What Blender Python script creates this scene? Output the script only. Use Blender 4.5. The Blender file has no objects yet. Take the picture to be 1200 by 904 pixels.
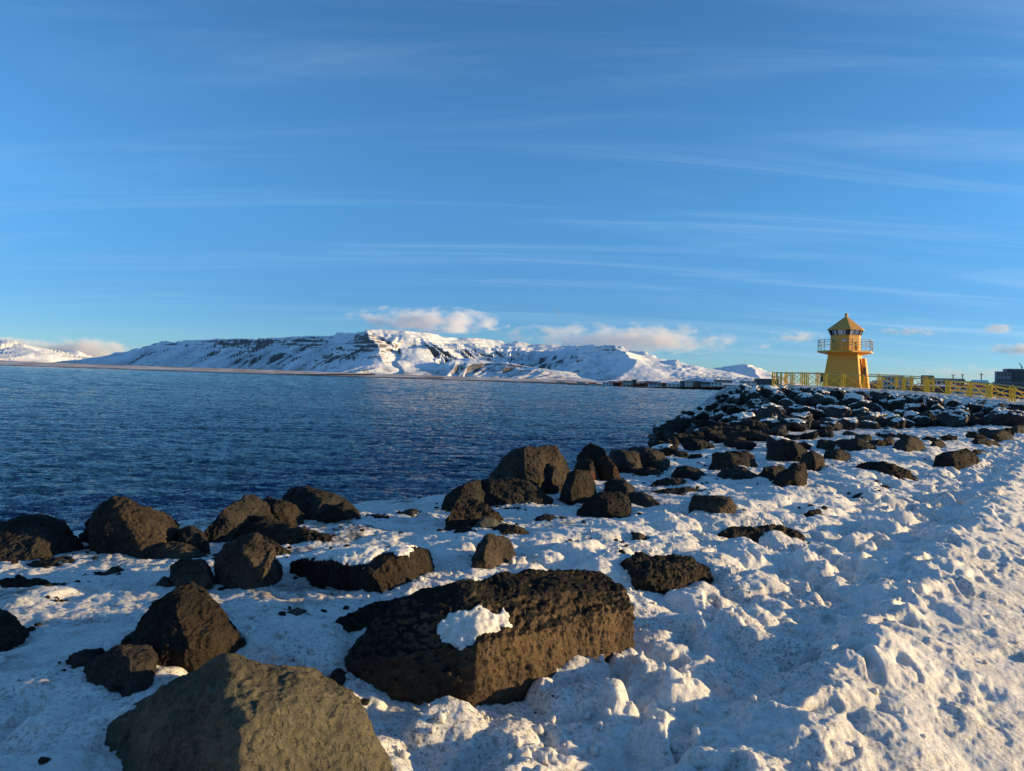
import bpy, bmesh, math, random
import numpy as np
from mathutils import Vector, Matrix

S = bpy.context.scene
COL = S.collection
RAD = math.radians
random.seed(7)

# ------------------------------------------------------------------ camera
F = 850.0                      # focal length in photo pixels (1200 px wide)
ROLL, PITCH = 1.8, 0.35
EYE = Vector((0, 0, 5.0))
CM = Matrix.Rotation(RAD(90 - PITCH), 3, 'X') @ Matrix.Rotation(RAD(ROLL), 3, 'Z')
cd = bpy.data.cameras.new('camera'); cam = bpy.data.objects.new('camera', cd); COL.objects.link(cam)
cam.matrix_world = Matrix.Translation(EYE) @ CM.to_4x4()
cd.sensor_width = 36; cd.lens = F / 1200 * 36; cd.clip_start = .05; cd.clip_end = 120000
S.camera = cam

def ray(px, py): return CM @ Vector(((px - 600) / F, -(py - 452) / F, -1))
def at(px, py, d):              # point on the pixel's ray at forward distance d (metres along +y)
    r = ray(px, py); return EYE + r * (d / r.y)
def pix(p):                     # where a point shows in the photo
    q = CM.transposed() @ (Vector(p) - EYE)
    return 600 + F * q.x / -q.z, 452 - F * q.y / -q.z

# ------------------------------------------------------------------ noise
_rs = np.random.RandomState(3)
PERM = np.tile(_rs.permutation(256), 3)
G3 = _rs.randn(256, 3); G3 /= np.linalg.norm(G3, axis=1)[:, None]
RND = _rs.rand(256, 4)

def perlin(x, y, z=0.0):
    x, y, z = np.broadcast_arrays(np.asarray(x, float), np.asarray(y, float), np.asarray(z, float))
    xi, yi, zi = np.floor(x).astype(int), np.floor(y).astype(int), np.floor(z).astype(int)
    xf, yf, zf = x - xi, y - yi, z - zi
    u, v, w = (t * t * t * (t * (t * 6 - 15) + 10) for t in (xf, yf, zf))
    xi &= 255; yi &= 255; zi &= 255
    out = 0
    for i in (0, 1):
        for j in (0, 1):
            for k in (0, 1):
                g = G3[PERM[PERM[PERM[(xi + i) & 255] + ((yi + j) & 255)] + ((zi + k) & 255)]]
                d = g[..., 0] * (xf - i) + g[..., 1] * (yf - j) + g[..., 2] * (zf - k)
                out = out + (u if i else 1 - u) * (v if j else 1 - v) * (w if k else 1 - w) * d
    return out * 1.5

def fbm(x, y, z=0.0, o=4, g=.5):
    a, s = 1.0, 0
    for i in range(o):
        s = s + a * perlin(np.asarray(x) * 2 ** i + 17 * i, np.asarray(y) * 2 ** i + 5 * i, np.asarray(z) * 2 ** i)
        a *= g
    return s

def worley(x, y):               # distance to nearest jittered cell point, and four random numbers of that cell
    xi, yi = np.floor(x).astype(int), np.floor(y).astype(int)
    best = np.full(np.shape(x), 9.0); rid = np.zeros(np.shape(x), int); bx = np.zeros(np.shape(x)); by = bx.copy()
    for i in (-1, 0, 1):
        for j in (-1, 0, 1):
            h = PERM[PERM[(xi + i) & 255] + ((yi + j) & 255)]
            dx = xi + i + RND[h, 0] - x; dy = yi + j + RND[h, 1] - y
            d = dx * dx + dy * dy
            m = d < best
            best = np.where(m, d, best); rid = np.where(m, h, rid); bx = np.where(m, dx, bx); by = np.where(m, dy, by)
    return np.sqrt(best), rid, bx, by

def lumps(x, y, r, thr, seed):
    """rounded lumps, the highest of the neighbouring cells: no cliffs between cells"""
    xi, yi = np.floor(x).astype(int), np.floor(y).astype(int); out = np.zeros(np.shape(x))
    for i in (-1, 0, 1):
        for j in (-1, 0, 1):
            h = PERM[PERM[(xi + i + seed) & 255] + ((yi + j) & 255)]
            dx = xi + i + RND[h, 0] - x; dy = yi + j + RND[h, 1] - y
            rr = r * (.55 + .45 * RND[h, 3])
            t = np.clip(1 - (dx * dx + dy * dy) / (rr * rr), 0, 1)
            out = out + (t * (1.6 - .6 * t) * (.3 + .9 * RND[h, 2]) * (RND[h, 3] > thr)) ** 3
    return np.cbrt(out)

def sst(a, b, x):
    t = np.clip((x - a) / (b - a), 0, 1); return t * t * (3 - 2 * t)

# ------------------------------------------------------------------ object helpers
def tag(o, label=None, cat=None, group=None, kind=None):
    if label: o['label'] = label
    if cat: o['category'] = cat
    if group: o['group'] = group
    if kind: o['kind'] = kind
    return o

def link(name, me, mat=None, parent=None, loc=None):
    o = bpy.data.objects.new(name, me); COL.objects.link(o)
    if mat is not None and me is not None:
        me.materials.append(mat)
    if parent is not None: o.parent = parent
    if loc is not None: o.location = loc
    return o

def empty(name, loc, rz=0):
    o = bpy.data.objects.new(name, None); COL.objects.link(o); o.location = loc; o.rotation_euler = (0, 0, rz)
    o.empty_display_size = .2
    return o

def np_mesh(name, verts, quads, smooth=True):
    me = bpy.data.meshes.new(name)
    verts = np.asarray(verts, np.float32); quads = np.asarray(quads, np.int32)
    n = quads.shape[1]
    me.vertices.add(len(verts)); me.vertices.foreach_set('co', verts.ravel())
    me.loops.add(quads.size); me.loops.foreach_set('vertex_index', quads.ravel())
    me.polygons.add(len(quads)); me.polygons.foreach_set('loop_start', np.arange(0, quads.size, n, dtype=np.int32))
    me.polygons.foreach_set('loop_total', np.full(len(quads), n, np.int32))
    me.update(calc_edges=True)
    me.polygons.foreach_set('use_smooth', np.full(len(quads), smooth))
    return me

def grid_quads(nr, nc, wrap=False):
    r = np.arange(nr - 1)[:, None]; c = np.arange(nc if wrap else nc - 1)[None]
    a = r * nc + c; b = r * nc + (c + 1) % nc
    return np.stack([a, b, b + nc, a + nc], -1).reshape(-1, 4)

def attr(me, name, vals):
    a = me.attributes.new(name, 'FLOAT', 'POINT'); a.data.foreach_set('value', np.asarray(vals, np.float32).ravel())

class MB:                       # collects boxes, bars, prisms; build() links them as one mesh object
    def __init__(s): s.bm = bmesh.new()
    def hull8(s, pts):          # 4 bottom + 4 top points
        v = [s.bm.verts.new(p) for p in pts]
        for f in ((3, 2, 1, 0), (4, 5, 6, 7), (0, 1, 5, 4), (1, 2, 6, 5), (2, 3, 7, 6), (3, 0, 4, 7)):
            s.bm.faces.new([v[i] for i in f])
    def box(s, x0, x1, y0, y1, z0, z1):
        s.hull8([(x0, y0, z0), (x1, y0, z0), (x1, y1, z0), (x0, y1, z0), (x0, y0, z1), (x1, y0, z1), (x1, y1, z1), (x0, y1, z1)])
    def bar(s, a, b, w, h=None):
        a, b = Vector(a), Vector(b); h = h or w
        d = (b - a).normalized(); up = Vector((0, 0, 1)) if abs(d.z) < .95 else Vector((0, 1, 0))
        x = d.cross(up).normalized(); y = x.cross(d).normalized()
        q = [(-w / 2, -h / 2), (w / 2, -h / 2), (w / 2, h / 2), (-w / 2, h / 2)]
        s.hull8([a + x * i + y * j for i, j in q] + [b + x * i + y * j for i, j in q])
    def prism(s, n, rings, ph=0.0):  # rings: (radius, z), closed stack
        vs = [[s.bm.verts.new((r * math.cos(ph + k * 2 * math.pi / n), r * math.sin(ph + k * 2 * math.pi / n), z)) for k in range(n)] for r, z in rings]
        for a, b in zip(vs, vs[1:]):
            for k in range(n): s.bm.faces.new((a[k], a[(k + 1) % n], b[(k + 1) % n], b[k]))
        s.bm.faces.new(vs[0][::-1]); s.bm.faces.new(vs[-1])
    def build(s, name, mat, parent=None, bevel=0.0, loc=None, smooth=False):
        bmesh.ops.recalc_face_normals(s.bm, faces=s.bm.faces)
        if bevel: bmesh.ops.bevel(s.bm, geom=s.bm.edges[:], offset=bevel, segments=1, affect='EDGES')
        me = bpy.data.meshes.new(name); s.bm.to_mesh(me); s.bm.free()
        if smooth: me.polygons.foreach_set('use_smooth', [True] * len(me.polygons))
        return link(name, me, mat, parent, loc)

# ------------------------------------------------------------------ materials
class NT:
    def __init__(s, nt): s.t = nt
    def n(s, typ, **kw):
        nd = s.t.nodes.new('ShaderNode' + typ)
        for k, v in kw.items():
            if k.startswith('i_'):
                key = k[2:].replace('_', ' ')
                nd.inputs[int(key) if key.isdigit() else key].default_value = v
            else: setattr(nd, k, v)
        return nd
    def l(s, a, b): s.t.links.new(a, b); return b
    def math(s, op, a, b=None, clamp=False):
        nd = s.n('Math', operation=op); nd.use_clamp = clamp
        for i, x in enumerate((a, b)):
            if x is None: continue
            if hasattr(x, 'is_linked'): s.l(x, nd.inputs[i])
            else: nd.inputs[i].default_value = x
        return nd.outputs[0]
    def noise(s, vec, scale, detail=4, rough=.55, **kw):
        nd = s.n('TexNoise', i_Scale=scale, i_Detail=detail, i_Roughness=rough, **kw)
        if vec is not None: s.l(vec, nd.inputs['Vector'])
        return nd.outputs['Fac']
    def voro(s, vec, scale, feature='F1', **kw):
        nd = s.n('TexVoronoi', i_Scale=scale, feature=feature, **kw)
        if vec is not None: s.l(vec, nd.inputs['Vector'])
        return nd.outputs['Distance']
    def ramp(s, fac, a, b):     # smoothstep map
        nd = s.n('MapRange', interpolation_type='SMOOTHSTEP', i_1=a, i_2=b)
        s.l(fac, nd.inputs[0]); return nd.outputs[0]
    def mix(s, fac, a, b):
        nd = s.n('Mix', data_type='RGBA')
        for sock, x in ((nd.inputs[0], fac), (nd.inputs[6], a), (nd.inputs[7], b)):
            if hasattr(x, 'is_linked'): s.l(x, sock)
            elif sock.type == 'VALUE': sock.default_value = x
            else: sock.default_value = (*x, 1)
        return nd.outputs[2]
    def bump(s, h, dist, strength=1.0, normal=None):
        nd = s.n('Bump', i_Strength=strength, i_Distance=dist); s.l(h, nd.inputs['Height'])
        if normal is not None: s.l(normal, nd.inputs['Normal'])
        return nd.outputs[0]

def new_mat(name, rough=.8, base=(.5, .5, .5), metal=0.0, spec=.5):
    m = bpy.data.materials.new(name); m.use_nodes = True
    g = NT(m.node_tree); b = m.node_tree.nodes['Principled BSDF']
    b.inputs['Base Color'].default_value = (*base, 1); b.inputs['Roughness'].default_value = rough
    b.inputs['Metallic'].default_value = metal; b.inputs['Specular IOR Level'].default_value = spec
    return m, g, b

def basalt(name, dark, light, pit=60.0, pitd=.012, tint=.35, rust=None, grit=.006, rough=.92, crust=False):
    m, g, b = new_mat(name, rough, spec=.25)
    tc = g.n('TexCoord').outputs['Object']
    n1 = g.noise(tc, 2.3, 6, .62); n2 = g.noise(tc, 19, 5, .65)
    c = g.mix(g.ramp(n1, .35, .68), dark, light)
    c = g.mix(g.math('MULTIPLY', g.ramp(n2, .5, .75), tint), c, tuple(x * 1.7 for x in light))
    if rust: c = g.mix(g.ramp(g.noise(tc, 1.7, 5, .6), .52, .66), c, rust)
    if crust:                  # gravelly lava; upward faces blackened to stand for grazing-sun shade
        nz = g.n('SeparateXYZ'); g.l(g.n('NewGeometry').outputs['Normal'], nz.inputs[0])
        c = g.mix(g.ramp(g.math('ADD', nz.outputs[2], g.math('MULTIPLY', g.math('SUBTRACT', n2, .5), .9)), .52, .72), c, (.016, .014, .012))
    oi = g.n('ObjectInfo').outputs['Random']
    hs = g.n('HueSaturation'); g.l(c, hs.inputs['Color'])
    mr = g.n('MapRange', i_3=.52, i_4=1.32); g.l(oi, mr.inputs[0]); g.l(mr.outputs[0], hs.inputs['Value'])
    g.l(hs.outputs[0], b.inputs['Base Color'])
    wp = g.n('VectorMath', operation='ADD'); nv = g.n('TexNoise', i_Scale=3.0, i_Detail=4); g.l(tc, nv.inputs['Vector']); sc = g.n('VectorMath', operation='SCALE', i_Scale=.35); g.l(nv.outputs['Color'], sc.inputs[0]); g.l(tc, wp.inputs[0]); g.l(sc.outputs[0], wp.inputs[1])
    crk = g.math('MAXIMUM', g.ramp(g.voro(wp.outputs[0], 2.4, 'DISTANCE_TO_EDGE'), .0, .022), g.ramp(g.noise(tc, 1.9, 2), .42, .52))
    v = g.ramp(g.voro(tc, pit), .05, .45); v2 = g.ramp(g.voro(tc, pit * .37), .1, .5)
    nrm = g.bump(g.noise(tc, 9, 8, .7), .07, 1.0)
    nrm = g.bump(crk, .03, .9, nrm)
    nrm = g.bump(v2, pitd * 2.2, .9, nrm)
    nrm = g.bump(v, pitd * 1.0, .9, nrm)
    nrm = g.bump(g.noise(tc, 160, 3, .7), grit, .9, nrm)
    g.l(nrm, b.inputs['Normal'])
    return m

def snow_mat(name, dirt=.85, scale=1.0):
    m, g, b = new_mat(name, .55, spec=.3)
    geo = g.n('NewGeometry'); P = geo.outputs['Position']
    base = g.mix(g.noise(P, .9, 4), (.80, .775, .735), (.885, .865, .825))
    base = g.mix(g.math('MULTIPLY', g.ramp(g.noise(P, 30 * scale, 6, .75), .46, .66), .55), base, (.60, .53, .44))
    patch = g.ramp(g.noise(P, 1.3 * scale, 6, .6), .40, .66)
    grains = g.ramp(g.noise(P, 52 * scale, 6, .75), .50, .62)
    fine = g.ramp(g.noise(P, 22 * scale, 5, .7), .47, .66)
    f = g.math('MULTIPLY', g.math('MULTIPLY', grains, g.math('ADD', g.math('MULTIPLY', patch, .8), .2)), dirt)
    c = g.mix(f, base, (.10, .085, .07))
    c = g.mix(g.math('MULTIPLY', g.math('MULTIPLY', fine, patch), dirt * .55), c, (.30, .26, .22))
    at_ = g.n('Attribute', attribute_name='dirt')
    soil = g.math('MULTIPLY', at_.outputs['Fac'], g.ramp(g.noise(P, 6, 7, .68), .38, .6))
    c = g.mix(soil, c, (.045, .038, .03))
    g.l(c, b.inputs['Base Color'])
    b.inputs['Subsurface Weight'].default_value = .5; b.inputs['Subsurface Radius'].default_value = (1.0, .75, .6); b.inputs['Subsurface Scale'].default_value = .04
    nrm = g.bump(g.noise(P, 14 * scale, 8, .7), .05 / scale, .6)
    nrm = g.bump(g.noise(P, 90 * scale, 4, .7), .012 / scale, .8, nrm)
    g.l(nrm, b.inputs['Normal'])
    return m

M = {}
M['basalt'] = basalt('dark basalt', (.020, .018, .017), (.052, .044, .036), 42, .016)
M['brown'] = basalt('brown basalt', (.028, .024, .021), (.078, .058, .040), 42, .016)
M['olive'] = basalt('olive grey stone', (.095, .085, .058), (.17, .15, .10), 62, .009, .5, grit=.007)
M['rusty'] = basalt('rusty basalt', (.022, .018, .016), (.055, .04, .03), rust=(.10, .035, .018))
M['pebble'] = basalt('smooth grey green stone', (.06, .06, .05), (.10, .10, .085), 30, .003, .15, grit=.002, rough=.8)
M['gravelbrown'] = basalt('brown stone with shade-darkened crust', (.062, .043, .028), (.17, .112, .064), 40, .02, crust=True)
M['gravel'] = basalt('gravelly lava crust', (.016, .014, .012), (.045, .034, .024), 28, .05, .5)
M['mound'] = basalt('breakwater basalt', (.036, .034, .033), (.075, .068, .06), 14, .03, .3, grit=.01)
M['snow'] = snow_mat('trodden snow')
M['cap'] = snow_mat('snow cap', .3)

def paint(name, col, rough=.5, var=.12, wear=None, metal=0.0):
    m, g, b = new_mat(name, rough, metal=metal)
    tc = g.n('TexCoord').outputs['Object']
    n = g.noise(tc, 1.4, 6, .6); n2 = g.noise(tc, 11, 5, .65)
    c = g.mix(n, tuple(x * (1 - var) for x in col), tuple(min(1, x * (1 + var)) for x in col))
    if wear: c = g.mix(g.math('MULTIPLY', g.ramp(n2, .58, .7), .6), c, wear)
    g.l(c, b.inputs['Base Color'])
    g.l(g.bump(n2, .01, .2), b.inputs['Normal'])
    return m
M['yellow'] = paint('lighthouse yellow paint', (.74, .345, .035), .55, .12, (.5, .26, .05))
M['roof'] = paint('weathered ochre roof paint', (.62, .32, .06), .6, .15, (.36, .2, .06))
M['rail'] = paint('fence yellow paint', (.92, .52, .02), .5, .12)
M['galv'] = paint('dull galvanised steel', (.32, .27, .17), .45, .1, metal=.4)
M['white'] = paint('white paint', (.75, .75, .73), .5, .06)
M['lampmetal'] = paint('dark grey frames', (.05, .05, .055), .4)
M['concrete'] = paint('grey concrete', (.30, .29, .28), .9)
M['cream'] = paint('cream render', (.55, .48, .38), .8)
M['bluegrey'] = paint('blue grey cladding', (.10, .14, .19), .5)
M['darkblue'] = paint('dark cladding', (.03, .04, .06), .5)
M['redroof'] = paint('red sheet roof', (.28, .05, .04), .6)
M['orange'] = paint('rust orange wall', (.42, .16, .07), .7)
M['brownwall'] = paint('brown wall', (.16, .10, .07), .8)
M['greywall'] = paint('pale grey wall', (.42, .43, .44), .7)
m, g, b = new_mat('window glass', .06, (.02, .03, .04)); M['glass'] = m
m, g, b = new_mat('pale lantern glass', .12, (.62, .66, .68)); M['lantern'] = m

# ------------------------------------------------------------------ world, sun
SUN_AZ, SUN_EL = 91.0, 8.0
sv = Vector((math.sin(RAD(SUN_AZ)) * math.cos(RAD(SUN_EL)), math.cos(RAD(SUN_AZ)) * math.cos(RAD(SUN_EL)), math.sin(RAD(SUN_EL))))
ld = bpy.data.lights.new('sun', 'SUN'); lo = bpy.data.objects.new('sun', ld); COL.objects.link(lo)
ld.energy = 4.9; ld.angle = RAD(.5); ld.color = (1, .71, .33)
lo.rotation_euler = sv.to_track_quat('Z', 'Y').to_euler()
W = bpy.data.worlds.new('World'); S.world = W; W.use_nodes = True
g = NT(W.node_tree); bg = W.node_tree.nodes['Background']
sky = g.n('TexSky', sky_type='NISHITA', sun_disc=False, sun_elevation=RAD(SUN_EL), sun_rotation=RAD(SUN_AZ),
          air_density=.68, dust_density=0, ozone_density=3.7, altitude=0)
# thin cirrus veil: streaks on a high flat layer
tc = g.n('TexCoord').outputs['Generated']
sep = g.n('SeparateXYZ'); g.l(tc, sep.inputs[0])
zc = g.math('MAXIMUM', sep.outputs[2], .0)
den = g.math('ADD', zc, .10)
cx = g.math('DIVIDE', sep.outputs[0], den); cy = g.math('DIVIDE', sep.outputs[1], den)
cmb = g.n('CombineXYZ'); g.l(cx, cmb.inputs[0]); g.l(cy, cmb.inputs[1])
mp = g.n('Mapping', i_Rotation=(0, 0, RAD(-14)), i_Scale=(.30, 2.2, 1)); g.l(cmb.outputs[0], mp.inputs['Vector'])
streak = g.ramp(g.noise(mp.outputs[0], 1.1, 7, .6, i_Distortion=.8), .42, .82)
mp2 = g.n('Mapping', i_Location=(3.1, 1.7, 0), i_Rotation=(0, 0, RAD(-12)), i_Scale=(.25, .55, 1)); g.l(cmb.outputs[0], mp2.inputs['Vector'])
broad = g.ramp(g.noise(mp2.outputs[0], .8, 4, .5), .38, .72)
veil = g.math('MULTIPLY', g.math('MULTIPLY', streak, g.math('ADD', g.math('MULTIPLY', broad, .8), .2)), .8)
veil = g.math('MULTIPLY', veil, g.ramp(sep.outputs[2], .0, .10))
WHITE = g.n('RGB'); WHITE.outputs[0].default_value = (2.0, 2.9, 3.8, 1)
ev = g.n('ValToRGB'); el = ev.color_ramp; g.l(sep.outputs[2], ev.inputs[0])
for p_, c_ in ((.0, (.52, .57, .60)), (.10, (.52, .66, .71)), (.22, (.71, .96, .94)), (.34, (.80, 1.06, 1.02)), (.6, (.82, 1.06, 1.0))):
    e_ = el.elements[0] if p_ == 0 else el.elements.new(p_) if p_ < .6 else el.elements[-1]
    e_.position = p_; e_.color = (*c_, 1)
even = g.n('Mix', data_type='RGBA', blend_type='MULTIPLY'); even.inputs[0].default_value = 1
g.l(sky.outputs[0], even.inputs[6]); g.l(ev.outputs[0], even.inputs[7])
skc = g.mix(veil, even.outputs[2], WHITE.outputs[0])
g.l(skc, bg.inputs['Color']); bg.inputs['Strength'].default_value = .15

# ------------------------------------------------------------------ ground shape
HX, HY = math.sin(RAD(38)), math.cos(RAD(38))        # the path's heading
def uv(x, y): return x * HX + y * HY, x * HY - y * HX
CREST_U = [-60, 0, 4, 6.5, 8, 10, 13.5, 18.3, 24.6, 39, 48, 70, 95, 150, 200, 400, 900]
CREST_V = [-9.2, -9.1, -8.7, -8.1, -7.8, -8.0, -8.6, -9.6, -10.7, -14.6, -17, -19, -22, -30, -40, -90, -260]
CAP_A, CAP_B = np.array((23.6, 65.5)), np.array((38.0, 49.0))
def capsule(x, y):
    ab = CAP_B - CAP_A
    t = np.clip(((x - CAP_A[0]) * ab[0] + (y - CAP_A[1]) * ab[1]) / (ab @ ab), 0, 1)
    return np.hypot(x - CAP_A[0] - t * ab[0], y - CAP_A[1] - t * ab[1]), t
def ground(x, y):
    x = np.asarray(x, float); y = np.asarray(y, float)
    u, v = uv(x, y)
    z = 3.33 - .045 * np.clip(-v - 4, 0, 5.5) + .20 * sst(-1.5, -3.6, v) - .35 * sst(22, 46, u) * sst(-1, -6, v)
    z = z + .11 * sst(-1.5, -.85, v + .22 * perlin(u * .8, v * .8, 21.0)) - .25 * np.clip(v + .95, 0, 1.9) - .02 * sst(-2.1, -1.5, v) * (1 - sst(-1.5, -1.0, v))
    vc = np.interp(u, CREST_U, CREST_V)
    e = vc - v
    z = z - .58 * (np.sqrt(e * e + .5) + e) * .5
    d, t = capsule(x, y)
    top = 5.45 - .85 * t * t
    fr = sst(-.1, .8, (64 - y) / np.maximum(d, .1) * .8 + (x - 26) / 30)  # front is gentler than the sea side
    k = .88 - .50 * fr
    e = d - 4.2
    mz = top - k * (np.sqrt(e * e + 1.2) + e) * .5
    h = np.maximum(z, mz); df = np.abs(z - mz)
    z = h + .12 * np.maximum(0, 1 - df / .5) ** 2
    return np.maximum(z, -3.0)

def hit(px, py, dz=0.0):         # where the pixel's ray meets the ground
    r = ray(px, py); ds = np.exp(np.linspace(math.log(1.2), math.log(400), 6000))
    X, Y, Z = EYE.x + r.x / r.y * ds, ds, EYE.z + r.z / r.y * ds
    b = np.nonzero(Z < ground(X, Y) + dz)[0]
    i = b[0] if len(b) else len(ds) - 1
    return Vector((X[i], Y[i], Z[i]))

def vwarp(u, v): return v + .22 * perlin(u * .8, v * .8, 21.0) + .08 * perlin(u * 2.6, v * 2.6, 23.0)
def detail(x, y):
    """snow relief and soil showing through it"""
    u, v = uv(x, y); r = np.hypot(x, y)
    wu = 1 - .45 * sst(25, 60, r)
    lump = sst(-4.6, -3.1, v + .8 * fbm(u * .5, v * .5, 1.1, 2)) * (1 - .85 * sst(-1.75, -1.25, vwarp(u, v))) * wu
    far = sst(7, 13, u) * sst(-8.5, -5.5, v) * (1 - sst(-2.2, -1.2, v))
    lump = np.maximum(lump, far * .75)
    vw = vwarp(u, v)
    trough = sst(-2.2, -1.7, vw) * (1 - sst(-1.2, -.7, vw))
    bank = sst(-1.3, -.7, vw)
    plain = np.clip(1 - lump - trough - bank, 0, 1)
    z = .05 * fbm(x * .8, y * .8, 0, 3)
    wx = x + .12 * perlin(x * 2.1, y * 2.1, 4.4) + .022 * fbm(x * 8, y * 8, 14.4, 2); wy = y + .12 * perlin(x * 2.1, y * 2.1, 9.4) + .022 * fbm(x * 8, y * 8, 19.4, 2)
    d1, id1, _, _ = worley(wx / .42, wy / .42)
    b1 = lumps(wx / .40, wy / .40, .95, .0, 0)
    b2 = lumps(wx / .17 + 31, wy / .17, .9, .35, 5)
    b3 = lumps(wx / .07 + 11, wy / .07, .85, .5, 9)
    f1 = fbm(x * 3.0, y * 3.0, 2.2, 5, .45)
    z = z + lump * (.105 * b1 + .020 * b2 * (.5 + .8 * b1) + .008 * b3 + .030 * f1 + .008 * fbm(x * 13, y * 13, 6.1, 3, .4) - .05)
    # footprints
    d4, id4, ox, oy = worley(u / .46 + 7, v / .30 + 3)
    a = (RND[id4, 2] - .5) * 1.2; ou, ov = ox * .46, oy * .30
    fu = ou * np.cos(a) + ov * np.sin(a); fv = -ou * np.sin(a) + ov * np.cos(a)
    foot = (1 - sst(.7, 1.15, np.hypot(fu / .155, fv / .065))) * (RND[id4, 3] > .3)
    walk = np.clip(trough + .75 * lump * sst(-3.2, -2.2, v), 0, 1)
    z = z - walk * .065 * foot + trough * (.030 * b2 + .012 * b3 + .045 * f1 + .03 * b1)
    z = z + bank * (.45 + .9 * sst(-.25, .35, fbm(u * .9, v * 1.6, 12.2, 2))) * (.006 * b3 + .013 * b2 * sst(.0, .3, fbm(x * 1.3, y * 1.3, 4.4, 2)) + .022 * f1 + .010 * fbm(u * 6, v * 13, 7, 4, .5) - .015 * foot) + .05 * bank * b1 * sst(.1, -.9, v) * .5
    z = z + plain * (.020 * f1 + .010 * b3 + .018 * fbm(x * 1.7, y * 1.7, 3.3, 3) - .03 * (1 - sst(.1, .42, d1)) * (RND[id1, 3] > .55))
    z = z + .006 * fbm(x * 22, y * 22, 1.7, 3, .6)
    soil = (sst(.26, .55, fbm(x * .9, y * .9, 8.1, 4, .55)) * .75 + .10 + .12 * sst(-.2, .4, fbm(x * 2.1, y * 2.1, 2.7, 3))) * plain * sst(-3.4, -4.5, v)
    vc = np.interp(u, CREST_U, CREST_V)
    soil = np.maximum(soil, bank * .15 * sst(-.2, .4, fbm(x * 2.3, y * 2.3, 3.7, 4)))
    soil = np.maximum(soil, sst(.2, 1.4, vc - v))          # bare rock and gravel on the sea slope
    dd, t = capsule(x, y)
    mm = sst(14, 9, dd) * sst(-1.5, -4, v)
    mnoise = sst(-.32, .05, fbm(x * .45, y * .45, 5.5, 4) - .38 * t)
    soil = np.maximum(soil * (1 - mm), mm * mnoise)
    return z, soil

def build_ground():
    th = np.concatenate([np.linspace(-180, -46, 70, endpoint=False), np.linspace(-46, 46, 1150, endpoint=False), np.linspace(46, 180, 70, endpoint=False)])
    th = np.radians(th)
    rr = [.25]
    while rr[-1] < 3500:
        r = rr[-1]
        rr.append(r * (1.08 if r < 1.6 else 1.0042 if r < 16 else 1.006 if r < 75 else 1.05))
    rr = np.array(rr)
    R, T = np.meshgrid(rr, th, indexing='ij')
    X, Y = R * np.sin(T), R * np.cos(T)
    Z = ground(X, Y)
    dz, so = detail(X, Y)
    fade = 1 - sst(60, 130, R)
    Z = Z + dz * fade
    me = np_mesh('ground', np.stack([X, Y, Z], -1).reshape(-1, 3), grid_quads(len(rr), len(th), True)[:, ::-1])
    attr(me, 'dirt', so)
    o = link('ground', me, M['snow']); tag(o, 'snow covered ground sloping from the path to the sea', 'ground', kind='structure')
    # close the little hole under the photographer
    return o
build_ground()

# ------------------------------------------------------------------ sea
def build_sea():
    th = np.radians(np.concatenate([np.linspace(-80, -40, 60, endpoint=False), np.linspace(-40, 26, 760, endpoint=False), np.linspace(26, 80, 50)]))
    rr = [9.0]
    while rr[-1] < 60000:
        r = rr[-1]; rr.append(r * (1.0042 if r < 110 else 1.006 if r < 700 else 1.009 if r < 3000 else 1.06))
    rr = np.array(rr); R, T = np.meshgrid(rr, th, indexing='ij'); X, Y = R * np.sin(T), R * np.cos(T)
    wv = .12 * perlin(X * .22 + Y * .10, Y * .42 - X * .1, 1) + .085 * (1 - 2 * np.abs(perlin(X * .45 + Y * .1, Y * .95, 6)))
    wv = wv + .050 * (1 - 2 * np.abs(perlin(X * 1.1 + Y * .3, Y * 2.1, 3))) + .016 * perlin(X * 3.1, Y * 4.6, 2)
    w2 = .55 * perlin(X / 9, Y / 6.5, 11) + 1.1 * perlin(X / 24, Y / 17, 13) * sst(300, 900, R)
    Z = wv * (1 - sst(200, 700, R)) + w2 * sst(60, 320, R) * (1 - sst(2500, 4000, R))
    me = np_mesh('sea', np.stack([X, Y, Z], -1).reshape(-1, 3), grid_quads(len(rr), len(th))[:, ::-1])
    m, g, b = new_mat('sea water', .07, (.008, .050, .120), spec=.5)
    b.inputs['IOR'].default_value = 1.24; b.inputs['Specular Tint'].default_value = (.72, .9, 1, 1)
    P = g.n('NewGeometry').outputs['Position']
    mp = g.n('Mapping', i_Rotation=(0, 0, RAD(12)), i_Scale=(.55, 1.0, 1)); g.l(P, mp.inputs['Vector'])
    nrm = g.bump(g.noise(mp.outputs[0], .55, 6, .65), 1.5, 1.0)
    nrm = g.bump(g.noise(mp.outputs[0], 3.2, 4, .6), .22, 1.0, nrm)
    nrm = g.bump(g.noise(mp.outputs[0], .06, 5, .65), 5.5, 1.0, nrm)
    g.l(nrm, b.inputs['Normal'])
    o = link('sea', me, m); tag(o, 'choppy dark blue sea of the bay', 'sea', kind='structure')
build_sea()

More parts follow.
